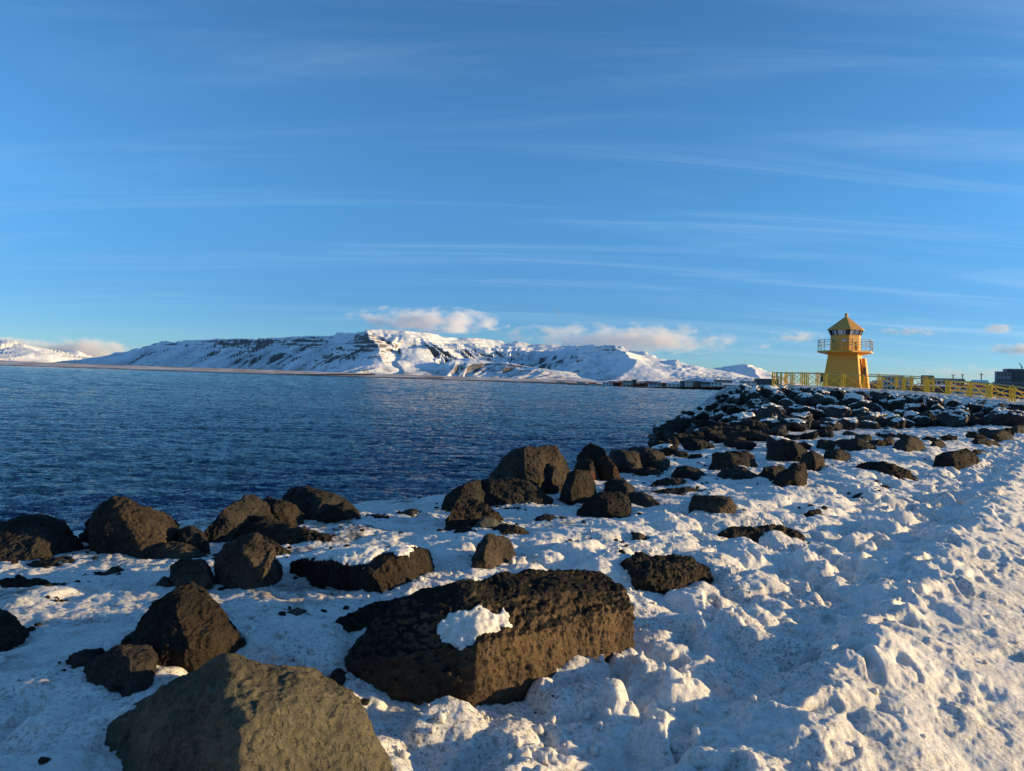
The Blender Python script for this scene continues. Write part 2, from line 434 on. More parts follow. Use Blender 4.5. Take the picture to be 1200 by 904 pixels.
# ------------------------------------------------------------------ rocks
def hull_mesh(pts, vox, seed, amp, freq, chips=16, smooth=2, pits=None, cut=.12):
    bm = bmesh.new()
    for p in pts: bm.verts.new(p)
    bmesh.ops.convex_hull(bm, input=bm.verts)
    loose = [v for v in bm.verts if not v.link_faces]
    if loose: bmesh.ops.delete(bm, geom=loose, context='VERTS')
    me = bpy.data.meshes.new('t'); bm.to_mesh(me); bm.free()
    o = bpy.data.objects.new('t', me); COL.objects.link(o)
    md = o.modifiers.new('r', 'REMESH'); md.mode = 'VOXEL'; md.voxel_size = vox
    if smooth:
        sm = o.modifiers.new('s', 'SMOOTH'); sm.factor = .5; sm.iterations = smooth
    bpy.context.view_layer.update()
    ev = o.evaluated_get(bpy.context.evaluated_depsgraph_get()); me2 = bpy.data.meshes.new_from_object(ev)
    bpy.data.objects.remove(o); bpy.data.meshes.remove(me)
    n = len(me2.vertices); co = np.empty(n * 3, np.float32); me2.vertices.foreach_get('co', co); co = co.reshape(-1, 3)
    rg = np.random.RandomState(seed)
    for k in range(chips):
        dr = rg.randn(3) * (1, 1, .8); dr /= np.linalg.norm(dr); sd = co @ dr
        lim = sd.max() - (sd.max() - sd.min()) * rg.uniform(.03, .03 + cut)
        co = co - np.maximum(sd - lim, 0)[:, None] * dr[None]
    me2.vertices.foreach_set('co', co.ravel().astype(np.float32)); me2.update()
    nr = np.empty(n * 3, np.float32); me2.vertex_normals.foreach_get('vector', nr); nr = nr.reshape(-1, 3)
    s = seed * 13.7
    q = co * freq + s
    d = amp * .75 * (fbm(q[:, 0], q[:, 1], q[:, 2], 3, .55))
    # chipped ledges
    q2 = co * freq * 1.9 + s * 2
    st = perlin(q2[:, 0], q2[:, 1], q2[:, 2])
    d = d + amp * .8 * (np.floor(st * 4) / 4)
    q3 = co * freq * 6 + s
    d = d + amp * .50 * (.35 - np.abs(perlin(q3[:, 0], q3[:, 1], q3[:, 2]))) + amp * .20 * fbm(q3[:, 0] * 2.3, q3[:, 1] * 2.3, q3[:, 2] * 2.3, 2)
    if pits:
        ps, pd = pits; w = worley3(co / ps + seed)
        d = d - pd * (1 - sst(.25, .75, w)) + pd * .6 * fbm(co[:, 0] / ps * .8, co[:, 1] / ps * .8, co[:, 2] / ps * .8 + seed, 2)
    co = co + nr * d[:, None]
    me2.vertices.foreach_set('co', co.ravel().astype(np.float32)); me2.update()
    me2.polygons.foreach_set('use_smooth', np.ones(len(me2.polygons), bool))
    return me2

def snow_cap(rock_me, mask, thick, name='snow_cap'):
    """a lid of snow lying on the chosen upper faces of a rock mesh"""
    bm = bmesh.new(); bm.from_mesh(rock_me); bm.normal_update()
    keep = [f for f in bm.faces if mask(f.calc_center_median(), f.normal)]
    ks = set(keep)
    bmesh.ops.delete(bm, geom=[f for f in bm.faces if f not in ks], context='FACES')
    if not bm.faces: bm.free(); return None
    # the largest patch only
    seen = set(); best = []
    for f in bm.faces:
        if f in seen: continue
        isl, stack = [], [f]; seen.add(f)
        while stack:
            a = stack.pop(); isl.append(a)
            for e in a.edges:
                for b in e.link_faces:
                    if b not in seen: seen.add(b); stack.append(b)
        if len(isl) > len(best): best = isl
    ks = set(best)
    bmesh.ops.delete(bm, geom=[f for f in bm.faces if f not in ks], context='FACES')
    for _ in range(1 if thick < .04 else 2): bmesh.ops.smooth_vert(bm, verts=bm.verts[:], factor=.5, use_axis_x=True, use_axis_y=True, use_axis_z=True)
    bm.normal_update()
    dist = {}; front = [v for v in bm.verts if v.is_boundary]
    for v in front: dist[v] = 0
    k = 0
    while front:
        k += 1; nx = []
        for v in front:
            for e in v.link_edges:
                w = e.other_vert(v)
                if w not in dist: dist[w] = k; nx.append(w)
        front = nx
    for v in bm.verts:
        k = dist.get(v, 3); h = thick * (1 - math.exp(-k / 2.2)) + (.006 if 0 < thick < .04 and k > 0 else 0) - .35 * thick * (k == 0)
        v.co = v.co + Vector((0, 0, 1)) * h + v.normal * h * .15
    me = bpy.data.meshes.new(name); bm.to_mesh(me); bm.free()
    me.polygons.foreach_set('use_smooth', np.ones(len(me.polygons), bool))
    return me

def worley3(p):
    i0 = np.floor(p).astype(int); best = np.full(len(p), 9.0)
    for i in (-1, 0, 1):
        for j in (-1, 0, 1):
            for k in (-1, 0, 1):
                h = PERM[PERM[PERM[(i0[:, 0] + i) & 255] + ((i0[:, 1] + j) & 255)] + ((i0[:, 2] + k) & 255)]
                q = i0 + (i, j, k) + RND[h, :3] - p
                best = np.minimum(best, (q * q).sum(1) / (.35 + RND[h, 3]) ** 2)
    return np.sqrt(best)
BOULDERS = []
PITS = {'brown': (.026, .0055), 'basalt': (.030, .006), 'gravel': (.04, .012), 'gravelbrown': (.030, .007), 'rusty': (.03, .006)}
def rock(label, outline, mat='basalt', thick=None, ridge=(), by=None, seed=None, cap=None, group=None, rough=1.0, vox=None, lean=1.0, name='boulder', dist=None, flat=False, chips=16):
    """a boulder whose silhouette from the shore path follows an outline; ridge adds (px, py, depth) points"""
    seed = seed or len(BOULDERS) + 1
    rng = random.Random(seed)
    pys = [p[1] for p in outline]; pb, pt = max(pys), min(pys)
    pxb = [p[0] for p in outline if p[1] > pb - .25 * (pb - pt)]
    base = hit(sum(pxb) / len(pxb), by or pb)
    D0 = dist or base.y
    wpx = max(p[0] for p in outline) - min(p[0] for p in outline)
    width = wpx / F * D0; hgt = max((pb - pt) / F * D0, .05)
    T = thick if thick is not None else .72 * width
    pts = []
    xs = [p[0] for p in outline]; il, ir = xs.index(min(xs)), xs.index(max(xs)); n_ = len(outline)
    a_, b_ = [], []; i = il
    while i != ir: a_.append(outline[i]); i = (i + 1) % n_
    a_.append(outline[ir]); i = ir
    while i != il: b_.append(outline[i]); i = (i + 1) % n_
    b_.append(outline[il])
    up_, lo_ = (a_, b_) if sum(p[1] for p in a_) / len(a_) < sum(p[1] for p in b_) / len(b_) else (b_, a_)
    lo_ = sorted(lo_); sh = (by - pb) if by else 0
    fd = [min(max(hit(px, py + sh).y, D0 - .1), D0 + 1.0 * T) for px, py in lo_]
    front = lambda px: float(np.interp(px, [p[0] for p in lo_], fd))
    ymn = lambda px: float(np.interp(px, [p[0] for p in lo_], [p[1] for p in lo_]))
    cxm = sum(xs) / n_
    for px, py in outline:
        t = (ymn(px) - py) / max(pb - pt, 1)
        d_ = front(px) + T * (.05 + .45 * max(t, 0) * lean)
        p = at(px, py, d_); pts.append(p)
        q = at(cxm + (px - cxm) * .86, py + (pb - py) * .08, max(d_, D0 + .3 * T) + T * .45); q.z = min(q.z, p.z - .02 * hgt); pts.append(q)
        if t < .3:
            pts.append(Vector((p.x, p.y, p.z - .35 * hgt - .05))); pts.append(Vector((q.x, q.y, q.z - .35 * hgt - .05)))
    for px, py, dd in ridge: pts.append(at(px, py, front(px) + dd))
    if not ridge and not flat:
        cxm = sum(q[0] for q in outline) / len(outline)
        for k in range(3):
            px = cxm + (rng.random() - .5) * wpx * .6; t = .15 + .5 * rng.random()
            pts.append(at(px, ymn(px) - (pb - pt) * t, front(px) + T * (.16 * t + .12 * rng.random() - .04)))
    org = Vector((sum(p.x for p in pts) / len(pts), sum(p.y for p in pts) / len(pts), 0)); org.z = float(ground(org.x, org.y))
    size = (width * hgt * max(T, .1)) ** (1 / 3)
    v = vox or max(.0022 * D0, size / 95, .009)
    me = hull_mesh([(p - org) * 1.045 for p in pts], v, seed, .050 * size * rough, 2.3 / size, smooth=0, pits=PITS.get(mat) if D0 < 16 else None, chips=4 if flat else chips, cut=.10 if chips > 8 and not flat else .04)
    me.name = name
    o = link(name, me, M[mat], None, org)
    tag(o, label, 'boulder', group)
    if cap:
        for th, fn in cap:
            cm = snow_cap(me, lambda c, n: fn(c + org, n), th)
            if cm: link('snow_cap', cm, M['cap'], o)
    BOULDERS.append((o, org, width)); return o

def inpoly(poly):
    def f(px, py):
        c = False; n = len(poly)
        for i in range(n):
            x0, y0 = poly[i]; x1, y1 = poly[i - 1]
            if (y0 > py) != (y1 > py) and px < (x1 - x0) * (py - y0) / (y1 - y0) + x0: c = not c
        return c
    return f
def patch(poly, nz=.6, far=99):
    ip = inpoly(poly)
    def f(c, n):
        if n.z < nz or c.y > far: return False
        px, py = pix(c); a = float(perlin(c.x * 9, c.y * 9, 3.3)) + .6 * float(perlin(c.x * 24, c.y * 24, 1.3)); return ip(px + 15 * a, py + 9 * a)
    return f

# ---- the shore boulders seen large
rock('huge smooth olive grey boulder cut off by the bottom edge of the view',
     [(110, 858), (150, 838), (190, 817), (228, 802), (250, 788), (266, 773), (300, 776), (326, 780), (366, 786), (402, 812), (436, 858), (464, 915), (472, 960), (150, 960)],
     'olive', 1.0, [(266, 776, .32), (297, 812, .10), (286, 862, .0), (278, 915, -.08), (392, 842, .20), (430, 905, .12), (356, 795, .34), (200, 880, .10)], by=955, dist=2.55, rough=.7, chips=6)
rock('rough brown pyramid shaped boulder with a pointed top behind the olive grey one',
     [(128, 768), (150, 748), (185, 705), (207, 684), (222, 680), (240, 690), (262, 716), (284, 752), (292, 772), (270, 792), (200, 797)],
     'brown', .75, [(206, 716, .16), (180, 752, .02), (225, 770, -.04), (222, 690, .32)])
rock('low black angular rock resting against the left foot of the pyramid shaped boulder',
     [(92, 797), (112, 772), (140, 760), (180, 757), (196, 762), (196, 800), (172, 818), (146, 827), (108, 815)], 'basalt', .40, [(150, 785, .0), (190, 790, .02), (120, 788, .04)])
rock('small black wedge of rock poking from snow at the left of the low angular rock',
     [(76, 776), (88, 765), (118, 760), (126, 770), (108, 790), (94, 797)], 'basalt', .22)
rock('big long brown boulder with a gravelly black top and a patch of snow on it',
     [(408, 778), (424, 752), (446, 730), (470, 709), (500, 691), (560, 682), (620, 671), (664, 670), (700, 676), (722, 692), (737, 715), (733, 738), (700, 762), (640, 790), (590, 812), (545, 830), (516, 826), (503, 800), (470, 806), (440, 800)],
     'gravelbrown', .85, [(512, 776, .0), (560, 757, .03), (620, 730, .05), (690, 697, .08), (716, 699, .08), (424, 768, .02), (470, 785, .0), (470, 745, .22)],
     cap=[(.009, patch([(506, 738), (514, 722), (548, 714), (588, 710), (596, 722), (588, 740), (556, 744), (536, 760), (518, 754)], -.4, 4.12)), (.012, patch([(530, 694), (560, 682), (600, 676), (655, 680), (640, 690), (600, 700), (560, 704)], .1))], rough=.8, chips=5)
rock('flat black flake of lava trailing left from the long snow patched boulder',
     [(372, 738), (400, 724), (440, 706), (470, 700), (480, 712), (440, 728), (410, 738)], 'gravel', .45, flat=True)
rock('long low dark slab with a sunlit blunt end and snow along its top',
     [(331, 674), (346, 659), (385, 650), (425, 645), (480, 643), (524, 643), (528, 656), (527, 668), (498, 672), (488, 688), (460, 697), (428, 703), (404, 698), (378, 688), (344, 685)],
     'brown', .85, [(420, 660, .12), (470, 654, .14), (520, 649, .2), (405, 676, .02), (428, 700, .0), (524, 666, .12), (345, 668, .2)],
     cap=[(.012, patch([(356, 662), (395, 640), (486, 638), (484, 650), (440, 655), (400, 660)], .45))], rough=.7)
rock('brown double humped boulder behind the pyramid shaped one, its sunlit right half',
     [(252, 690), (254, 655), (262, 640), (284, 630), (300, 628), (318, 642), (326, 660), (328, 680), (318, 692), (280, 692)], 'brown', .55, [(285, 655, .05), (312, 668, .03), (270, 685, .0)])
rock('brown lumpy rock directly behind the peak of the pyramid shaped boulder',
     [(198, 686), (200, 663), (214, 655), (236, 655), (255, 664), (258, 692), (225, 694)], 'brown', .4)
rock('thin arched lava rock holding snow behind the double humped boulder',
     [(247, 659), (262, 644), (284, 631), (305, 628), (318, 633), (345, 649), (330, 655), (290, 650), (252, 664)], 'gravel', .4, flat=True, by=662)
rock('broad rounded dark boulder at the left edge against the sea',
     [(-30, 640), (-10, 612), (16, 603), (40, 598), (66, 599), (80, 606), (92, 622), (97, 640), (90, 652), (40, 660), (0, 664), (-30, 668)], 'basalt', 1.0, [(40, 615, .3), (20, 640, .12), (80, 628, .3)])
rock('large blocky dark boulder with a sunlit pitted right face at the waterside',
     [(92, 636), (104, 606), (122, 590), (133, 585), (155, 590), (180, 597), (206, 607), (218, 620), (220, 634), (205, 645), (180, 655), (140, 660), (105, 658)],
     'brown', .95, [(138, 592, .42), (190, 606, .30), (212, 626, .20), (150, 628, .08), (185, 640, .04), (130, 645, .05)])
rock('low brown rock lying at the right foot of the blocky waterside boulder',
     [(170, 655), (176, 640), (205, 636), (232, 640), (240, 650), (226, 657)], 'brown', .4)
rock('black rock in the gap right of the blocky waterside boulder',
     [(206, 640), (212, 620), (222, 617), (238, 624), (246, 640)], 'basalt', .5, by=648)
rock('steep dark lava crag with a pointed top beside the sunlit boulder',
     [(222, 640), (262, 610), (284, 584), (293, 580), (304, 584), (312, 600), (330, 614), (310, 622), (262, 636)], 'basalt', .7, by=640)
rock('smooth sunlit brown boulder leaning on the lava crag',
     [(302, 606), (306, 588), (314, 583), (330, 590), (346, 593), (357, 606), (352, 613), (320, 613)], 'brown', .5, by=622)
rock('long black lava ridge tapering to the right over the snow',
     [(256, 624), (272, 612), (296, 604), (318, 612), (345, 621), (375, 625), (393, 631), (385, 639), (350, 639), (312, 630), (270, 634)], 'gravel', .5, flat=True)
rock('wide dark boulder with a flat slanted top farthest out before the sea',
     [(322, 588), (330, 577), (345, 573), (366, 574), (386, 577), (398, 584), (410, 586), (420, 600), (408, 608), (372, 612), (342, 606)], 'basalt', .9, [(390, 588, .25), (372, 598, .1)], by=616)
rock('pointed brown rock in front of the wide flat topped boulder',
     [(370, 613), (384, 598), (408, 587), (420, 598), (426, 608), (410, 613)], 'brown', .45, by=616)
rock('small flat black rock at the waterside right of the pointed brown rock', [(424, 609), (430, 603), (446, 603), (456, 608), (440, 611)], 'basalt', .35, by=612)
rock('lone small black rock at the snow edge before the open sea', [(464, 606), (474, 598), (488, 596), (493, 602), (480, 607)], 'basalt', .35, by=608)
rock('big squared dark boulder with a sharp sunlit right edge standing against the water',
     [(576, 558), (584, 543), (602, 527), (625, 525), (651, 524), (658, 536), (666, 552), (658, 562), (630, 572), (600, 568), (580, 563)],
     'brown', 1.3, [(646, 530, .35), (644, 545, .2), (640, 562, .12), (604, 536, .35)], by=585)
rock('dark boulder nestled against the front of the big squared one', [(619, 570), (624, 552), (640, 543), (652, 548), (660, 564), (650, 574)], 'basalt', .6, by=581)
rock('small dark rock at the foot of the nestled boulder', [(629, 576), (632, 566), (642, 563), (653, 570), (650, 577)], 'basalt', .35, by=580)
rock('long dark hump of rock stretching left of the upright boulder',
     [(545, 590), (552, 572), (568, 563), (602, 561), (625, 570), (647, 585), (640, 589), (585, 593)], 'basalt', .8, [(590, 575, .15)], by=596)
rock('dark craggy boulder lowest at the left end of the waterside cluster',
     [(516, 598), (521, 582), (540, 570), (564, 562), (572, 575), (570, 590), (540, 598)], 'basalt', .8, by=602)
rock('steep dark rock with a jagged crest behind the small olive stone',
     [(518, 624), (526, 604), (532, 588), (546, 582), (566, 584), (586, 596), (600, 612), (590, 618), (555, 620)], 'gravel', .7, [(555, 600, .15), (590, 610, .1)])
rock('small smooth olive green rounded stone among the dark cluster', [(551, 620), (556, 611), (568, 606), (580, 608), (586, 614), (580, 622), (560, 624)], 'pebble', .28, rough=.4)
rock('low craggy black rock right of the olive stone', [(570, 628), (576, 614), (594, 610), (612, 618), (624, 627), (610, 632), (585, 632)], 'gravel', .4)
rock('flat black flake left of the olive stone', [(530, 626), (540, 619), (550, 617), (556, 625), (545, 630)], 'gravel', .25)
rock('upright brown wedge of rock with a sunlit right face standing alone in snow',
     [(550, 672), (552, 656), (562, 638), (572, 627), (590, 629), (597, 634), (604, 651), (600, 658), (578, 668), (566, 672)], 'brown', .5, [(572, 640, .05), (570, 664, -.02), (590, 650, .06)])
rock('small black rock lying flat on snow in the middle of the clearing', [(625, 610), (632, 604), (645, 602), (656, 609), (640, 612)], 'basalt', .3)
rock('broad dark brown mound of rock with a ragged top in the clearing',
     [(668, 604), (682, 590), (702, 580), (720, 577), (736, 579), (742, 598), (736, 606), (710, 608)], 'basalt', .8, [(706, 592, .15)])
rock('rounded dark boulder perched behind the ragged brown mound', [(702, 578), (704, 569), (716, 562), (732, 562), (743, 572), (740, 580)], 'basalt', .5, by=584)
rock('low dark slab at the right of the ragged mound', [(732, 592), (738, 578), (752, 576), (770, 587), (778, 594)], 'basalt', .6)
rock('upright blocky boulder with a sunlit front in the waterside cluster',
     [(656, 586), (659, 560), (670, 552), (686, 552), (696, 561), (698, 580), (690, 588), (668, 591)], 'brown', .6, [(668, 566, .08), (670, 586, .0), (688, 575, .08)])
rock('leaning reddish rusty boulder standing above the cluster', [(674, 545), (674, 528), (688, 521), (702, 522), (712, 534), (722, 552), (728, 560), (700, 560), (680, 552)], 'rusty', .7, by=565)
rock('reddish brown rock below the leaning rusty boulder', [(670, 558), (672, 544), (690, 538), (704, 550), (708, 562), (690, 564)], 'rusty', .5, by=567)
rock('squat dark boulder right of the rusty boulder beside the water', [(710, 545), (714, 530), (726, 528), (748, 530), (754, 545), (745, 552), (722, 552)], 'basalt', .8, by=558)
rock('dark boulder with a ragged outline behind the snow tongue', [(736, 548), (738, 530), (752, 524), (775, 530), (786, 543), (776, 548)], 'basalt', .9, by=552)
rock('small dark rock beside the snow tongue by the water', [(742, 556), (748, 549), (765, 548), (776, 556), (760, 560)], 'basalt', .4)
rock('small brown rock lying alone on the trodden snow', [(735, 630), (740, 623), (752, 623), (761, 631), (750, 636)], 'brown', .22)
rock('low gravelly lump of black rock mostly buried in front of the lumpy snow',
     [(716, 672), (720, 656), (735, 649), (782, 648), (812, 656), (837, 668), (833, 684), (800, 680), (790, 690), (758, 691), (728, 680)], 'gravel', .65, [(760, 660, .2), (800, 668, .12)], rough=1.3)
rock('flat gravelly strip of black lava in trodden snow', [(842, 626), (860, 619), (890, 616), (915, 615), (934, 622), (945, 634), (925, 637), (880, 630)], 'gravel', .6, flat=True, rough=1.5)
rock('dark smooth faced block lying in snow with a broken right end', [(807, 601), (809, 586), (816, 580), (840, 582), (855, 584), (863, 594), (868, 607), (848, 610), (815, 604)], 'brown', .6, [(855, 590, .1), (850, 608, .0)])
rock('upright split block of dark rock with a narrow sunlit end', [(902, 571), (908, 556), (926, 546), (942, 543), (945, 556), (940, 573), (925, 575)], 'brown', .8, [(938, 550, .05), (934, 573, .02)])
rock('square shouldered boulder lit on its right with a shadowed left half', [(831, 551), (834, 534), (852, 530), (884, 529), (890, 550), (870, 553)], 'brown', 1.0, [(856, 534, .3), (858, 550, .0), (884, 535, .3)])
rock('low rounded boulder left of the square shouldered one', [(786, 560), (790, 548), (805, 546), (824, 551), (829, 561), (812, 565)], 'basalt', .8)
rock('brown slab lying flat before the low rounded boulder', [(760, 571), (770, 563), (795, 560), (813, 566), (800, 572)], 'brown', .6, flat=True)
rock('long low slab of black rock sunk in the snow tongue', [(755, 580), (775, 574), (805, 571), (830, 576), (800, 581)], 'gravel', .7, flat=True)
rock('long dark low boulder below the square shouldered one', [(838, 563), (844, 551), (870, 548), (890, 557), (898, 565), (860, 567)], 'basalt', .9)
rock('dark rounded block beside the split block', [(888, 560), (896, 548), (915, 545), (925, 552), (920, 562), (900, 566)], 'basalt', .8)
rock('wide dark boulder with a humped back on the snow flat', [(898, 536), (904, 520), (916, 515), (938, 520), (951, 533), (946, 544), (915, 544)], 'basalt', 1.2)
rock('dark angular boulder right of the humped one', [(936, 549), (940, 533), (952, 528), (966, 538), (968, 550), (950, 552)], 'brown', .8)
rock('squat block with a lit corner beside the angular boulder', [(964, 541), (968, 529), (985, 527), (996, 532), (998, 541), (980, 543)], 'brown', .8)
rock('long broad hump of dark rock in the snow below the mound', [(976, 527), (984, 517), (1005, 514), (1024, 521), (1028, 529), (1000, 530)], 'basalt', 1.2)
rock('small pointed dark rock right of the broad hump', [(1030, 523), (1036, 514), (1044, 511), (1051, 522), (1040, 525)], 'basalt', .7)
rock('bulky dark boulder with a brown lit side above the ribbed rock', [(1046, 528), (1050, 517), (1066, 512), (1080, 517), (1086, 529), (1060, 532)], 'brown', 1.1)
rock('dark wedge of rock at the right of the bulky boulder', [(1087, 524), (1094, 516), (1102, 514), (1110, 524), (1098, 526)], 'basalt', .7)
rock('flat gravelly outcrop with snow dust on the trodden snow', [(995, 550), (1010, 543), (1030, 545), (1046, 544), (1066, 551), (1075, 562), (1056, 566), (1020, 557)], 'gravel', 1.1, flat=True, rough=1.5)
rock('curved ribbed slab of dark lava on the bank of the path', [(1093, 548), (1098, 534), (1118, 530), (1132, 526), (1147, 535), (1128, 542), (1118, 552), (1104, 547)], 'gravel', 1.0, [(1112, 536, .2)])
rock('small flat dark stone alone on the trodden snow', [(998, 582), (1010, 578), (1030, 579), (1033, 584), (1012, 586)], 'gravel', .5, flat=True)
rock('thin sliver of dark stone near the small flat stone', [(1030, 570), (1038, 568), (1046, 573), (1038, 574)], 'gravel', .35, flat=True)
rock('black lava rubble patch half under snow in the lumpy slope', [(938, 606), (950, 598), (970, 595), (982, 602), (965, 606), (952, 614)], 'gravel', .8, flat=True, rough=1.6)
rock('dark block at the edge of the path near the end of the snow flat', [(1148, 512), (1156, 505), (1176, 504), (1186, 510), (1184, 519), (1165, 518)], 'basalt', 1.2)
rock('flat dark rock in front of the path edge block', [(1134, 519), (1144, 514), (1166, 517), (1174, 524), (1150, 525)], 'gravel', 1.0, flat=True)
rock('low dark stone closest to the right edge by the path', [(1178, 505), (1186, 498), (1204, 500), (1210, 508), (1190, 509)], 'basalt', 1.0)
rock('flat wedge of dark rock left of the curved ribbed slab', [(1134, 534), (1142, 526), (1158, 530), (1152, 537)], 'gravel', .7, flat=True)
rock('dark triangular rock cut by the left edge with snow before it', [(-30, 772), (-14, 735), (-4, 713), (14, 722), (36, 744), (12, 756)], 'basalt', .5)
rock('low gravelly rock streak in snow at the left edge', [(-20, 690), (0, 678), (22, 676), (52, 680), (78, 686), (92, 690), (60, 695), (20, 694)], 'gravel', .4, flat=True, rough=1.4)
rock('tiny dark stone in the lit hollow below the left rock streak', [(58, 704), (64, 700), (73, 701), (71, 706), (62, 707)], 'gravel', .08)
rock('small dark rock tilted in snow left of the double humped boulder', [(114, 678), (122, 668), (138, 663), (146, 666), (132, 674), (120, 680)], 'basalt', .25)
rock('small black pointed rock touching the lumpy rock behind the pyramid', [(180, 688), (192, 675), (198, 677), (202, 688)], 'basalt', .2)
rock('smooth dark stone alone on snow left of the snow patched boulder', [(328, 729), (333, 716), (345, 713), (364, 715), (360, 724), (340, 732)], 'pebble', .2, rough=.4)
rock('round black stone between the olive grey and snow patched boulders', [(385, 797), (388, 786), (396, 781), (407, 787), (408, 796), (398, 802)], 'gravel', .12)
rock('low black slab at the foot of the far left rounded boulder', [(30, 662), (50, 655), (80, 652), (90, 660), (66, 664)], 'gravel', .4, flat=True)
rock('black crumbly rock left behind the long low slab', [(352, 634), (368, 624), (386, 627), (392, 637), (370, 640)], 'gravel', .3)
rock('flat brown rock far edge of the long low slab', [(408, 648), (430, 643), (456, 641), (470, 645), (440, 649)], 'gravel', .35, flat=True)
for lab, x, y, w, h in (('little flat dark stone upper one of two in the clearing', 682, 637, 34, 7), ('little flat dark stone right of its twin in the clearing', 724, 643, 24, 4),
                        ('small dark stone at the snow edge of the waterside cluster', 604, 597, 26, 4), ('thin dark stone above the buried gravelly lump', 690, 634, 14, 5)):
    rock(lab, [(x - w / 2, y + h * .4), (x - w * .2, y - h / 2), (x + w * .25, y - h * .4), (x + w / 2, y + h * .4), (x, y + h / 2)], 'gravel', w / F * 8 * .7, flat=True)

# ---- loose stones and grit shed round the boulders
def grit():
    rng = np.random.RandomState(21)
    ico = bmesh.new(); bmesh.ops.create_icosphere(ico, subdivisions=1, radius=1); ico.verts.index_update()
    bv = np.array([v.co[:] for v in ico.verts]); bf = np.array([[v.index for v in f.verts] for f in ico.faces]); ico.free()
    V, Q = [], []; k = 0; near = [b for b in BOULDERS if b[1].y < 22]
    XY = []
    for i in range(1500):
        if i % 3:
            o, p, w = near[rng.randint(len(near))]; a = rng.rand() * 6.283; r = w * (.42 + .35 * rng.rand() ** 2)
            XY.append((p.x + r * math.cos(a), p.y + r * math.sin(a)))
        else:
            u, v = 3 + 16 * rng.rand(), -8.6 + 4.6 * rng.rand(); XY.append((u * HX + v * HY, u * HY - v * HX))
    XY = np.array(XY); ZZ = ground(XY[:, 0], XY[:, 1]) + detail(XY[:, 0], XY[:, 1])[0]
    for (x, y), z in zip(XY, ZZ):
        s = .004 + .026 * rng.rand() ** 3 * (1 + y * .05)
        V.append(bv * (rng.rand(12, 1) * .5 + .65) * s * (1, .8, .6) + (x, y, z + s * .2)); Q.append(bf + k); k += 12
    me = np_mesh('grit', np.concatenate(V), np.concatenate(Q), False)
    tag(link('grit', me, M['gravel']), 'dark grit and lava crumbs scattered on the snow round the boulders', 'gravel', kind='stuff')
grit()

# ---- the heaped boulders of the lighthouse mound: a few quarried shapes, each boulder a copy with its own cap
def template(k, lump):
    rng = random.Random(100 + k)
    pts = []
    for i in range(15):
        a, z = rng.random() * 6.283, rng.uniform(-.8, 1)
        r = math.sqrt(max(0, 1 - z * z)) ** .6
        pts.append(Vector((r * math.cos(a) * rng.uniform(.8, 1.1), r * math.sin(a) * rng.uniform(.65, .95), z * rng.uniform(.55, .75))))
    me = hull_mesh(pts, .055, 60 + k, .085 * lump, 1.6, smooth=1); me.name = 'boulder'
    me.materials.append(M['mound'])
    s = k * 3.1
    cm = snow_cap(me, lambda c, n: n.z > .62 and c.z > .08 and float(perlin(c.x * 1.6 + s, c.y * 1.6, s)) > -.42, .14)
    if cm: cm.materials.append(M['cap'])
    return me, cm
TPL = [template(k, 1.0 + .3 * (k % 3)) for k in range(10)]
rng = random.Random(11)
placed = []
def scatter(px, py, w, h, capped, dz=0.0, p=None):
    p = p or hit(px, py)
    s = w / F * p.y * .5
    placed.append((px, py, p, s, h / max(w, 1), capped))

def clear_of_bay(x, y, z, s):
    """the heap ends where the open water of the bay begins"""
    px, py = pix((x, y, z + .5 * s)); px -= .8 * s * F / y
    return px > float(np.interp(py, [448, 452, 480, 500, 535, 560], [866, 862, 812, 768, 716, 690]))
def free(px, py, w, k=.62):
    return all((px - q[0]) ** 2 + ((py - q[1]) * 1.6) ** 2 > (k * (w + q[3] * 2 * F / q[2].y) / 2) ** 2 for q in placed)

# mound: dart throwing on the slope, by world distance from the capsule
tries = 0
while tries < 14000 and len(placed) < 128:
    tries += 1
    x = rng.uniform(4, 48); y = rng.uniform(36, 72)
    d, t = capsule(x, y); d = float(d); t = float(t)
    if d < 4.6 or d > 15.5 or (d > 12 and rng.random() < .5): continue
    z = float(ground(x, y))
    if z < -.2: continue
    px, py = pix((x, y, z))
    if px > 1215 or px < 700: continue
    if y > 67.5 and d < 5: continue
    # hidden side of the mound
    if y > 66.5 and x > 22: continue
    s = rng.uniform(.85, 1.4) * (1.0 if px < 1040 else .85)
    if not clear_of_bay(x, y, z, s): continue
    if px > 1080 and rng.random() < .35: continue
    if -.788 * x + .616 * y < 2.2: continue
    ok = all((x - q[2].x) ** 2 + (y - q[2].y) ** 2 > (.63 * (s + q[3])) ** 2 for q in placed)
    if ok: placed.append((px, py, Vector((x, y, z)), s, .7, rng.random() < .8))
n_mound = len(placed)
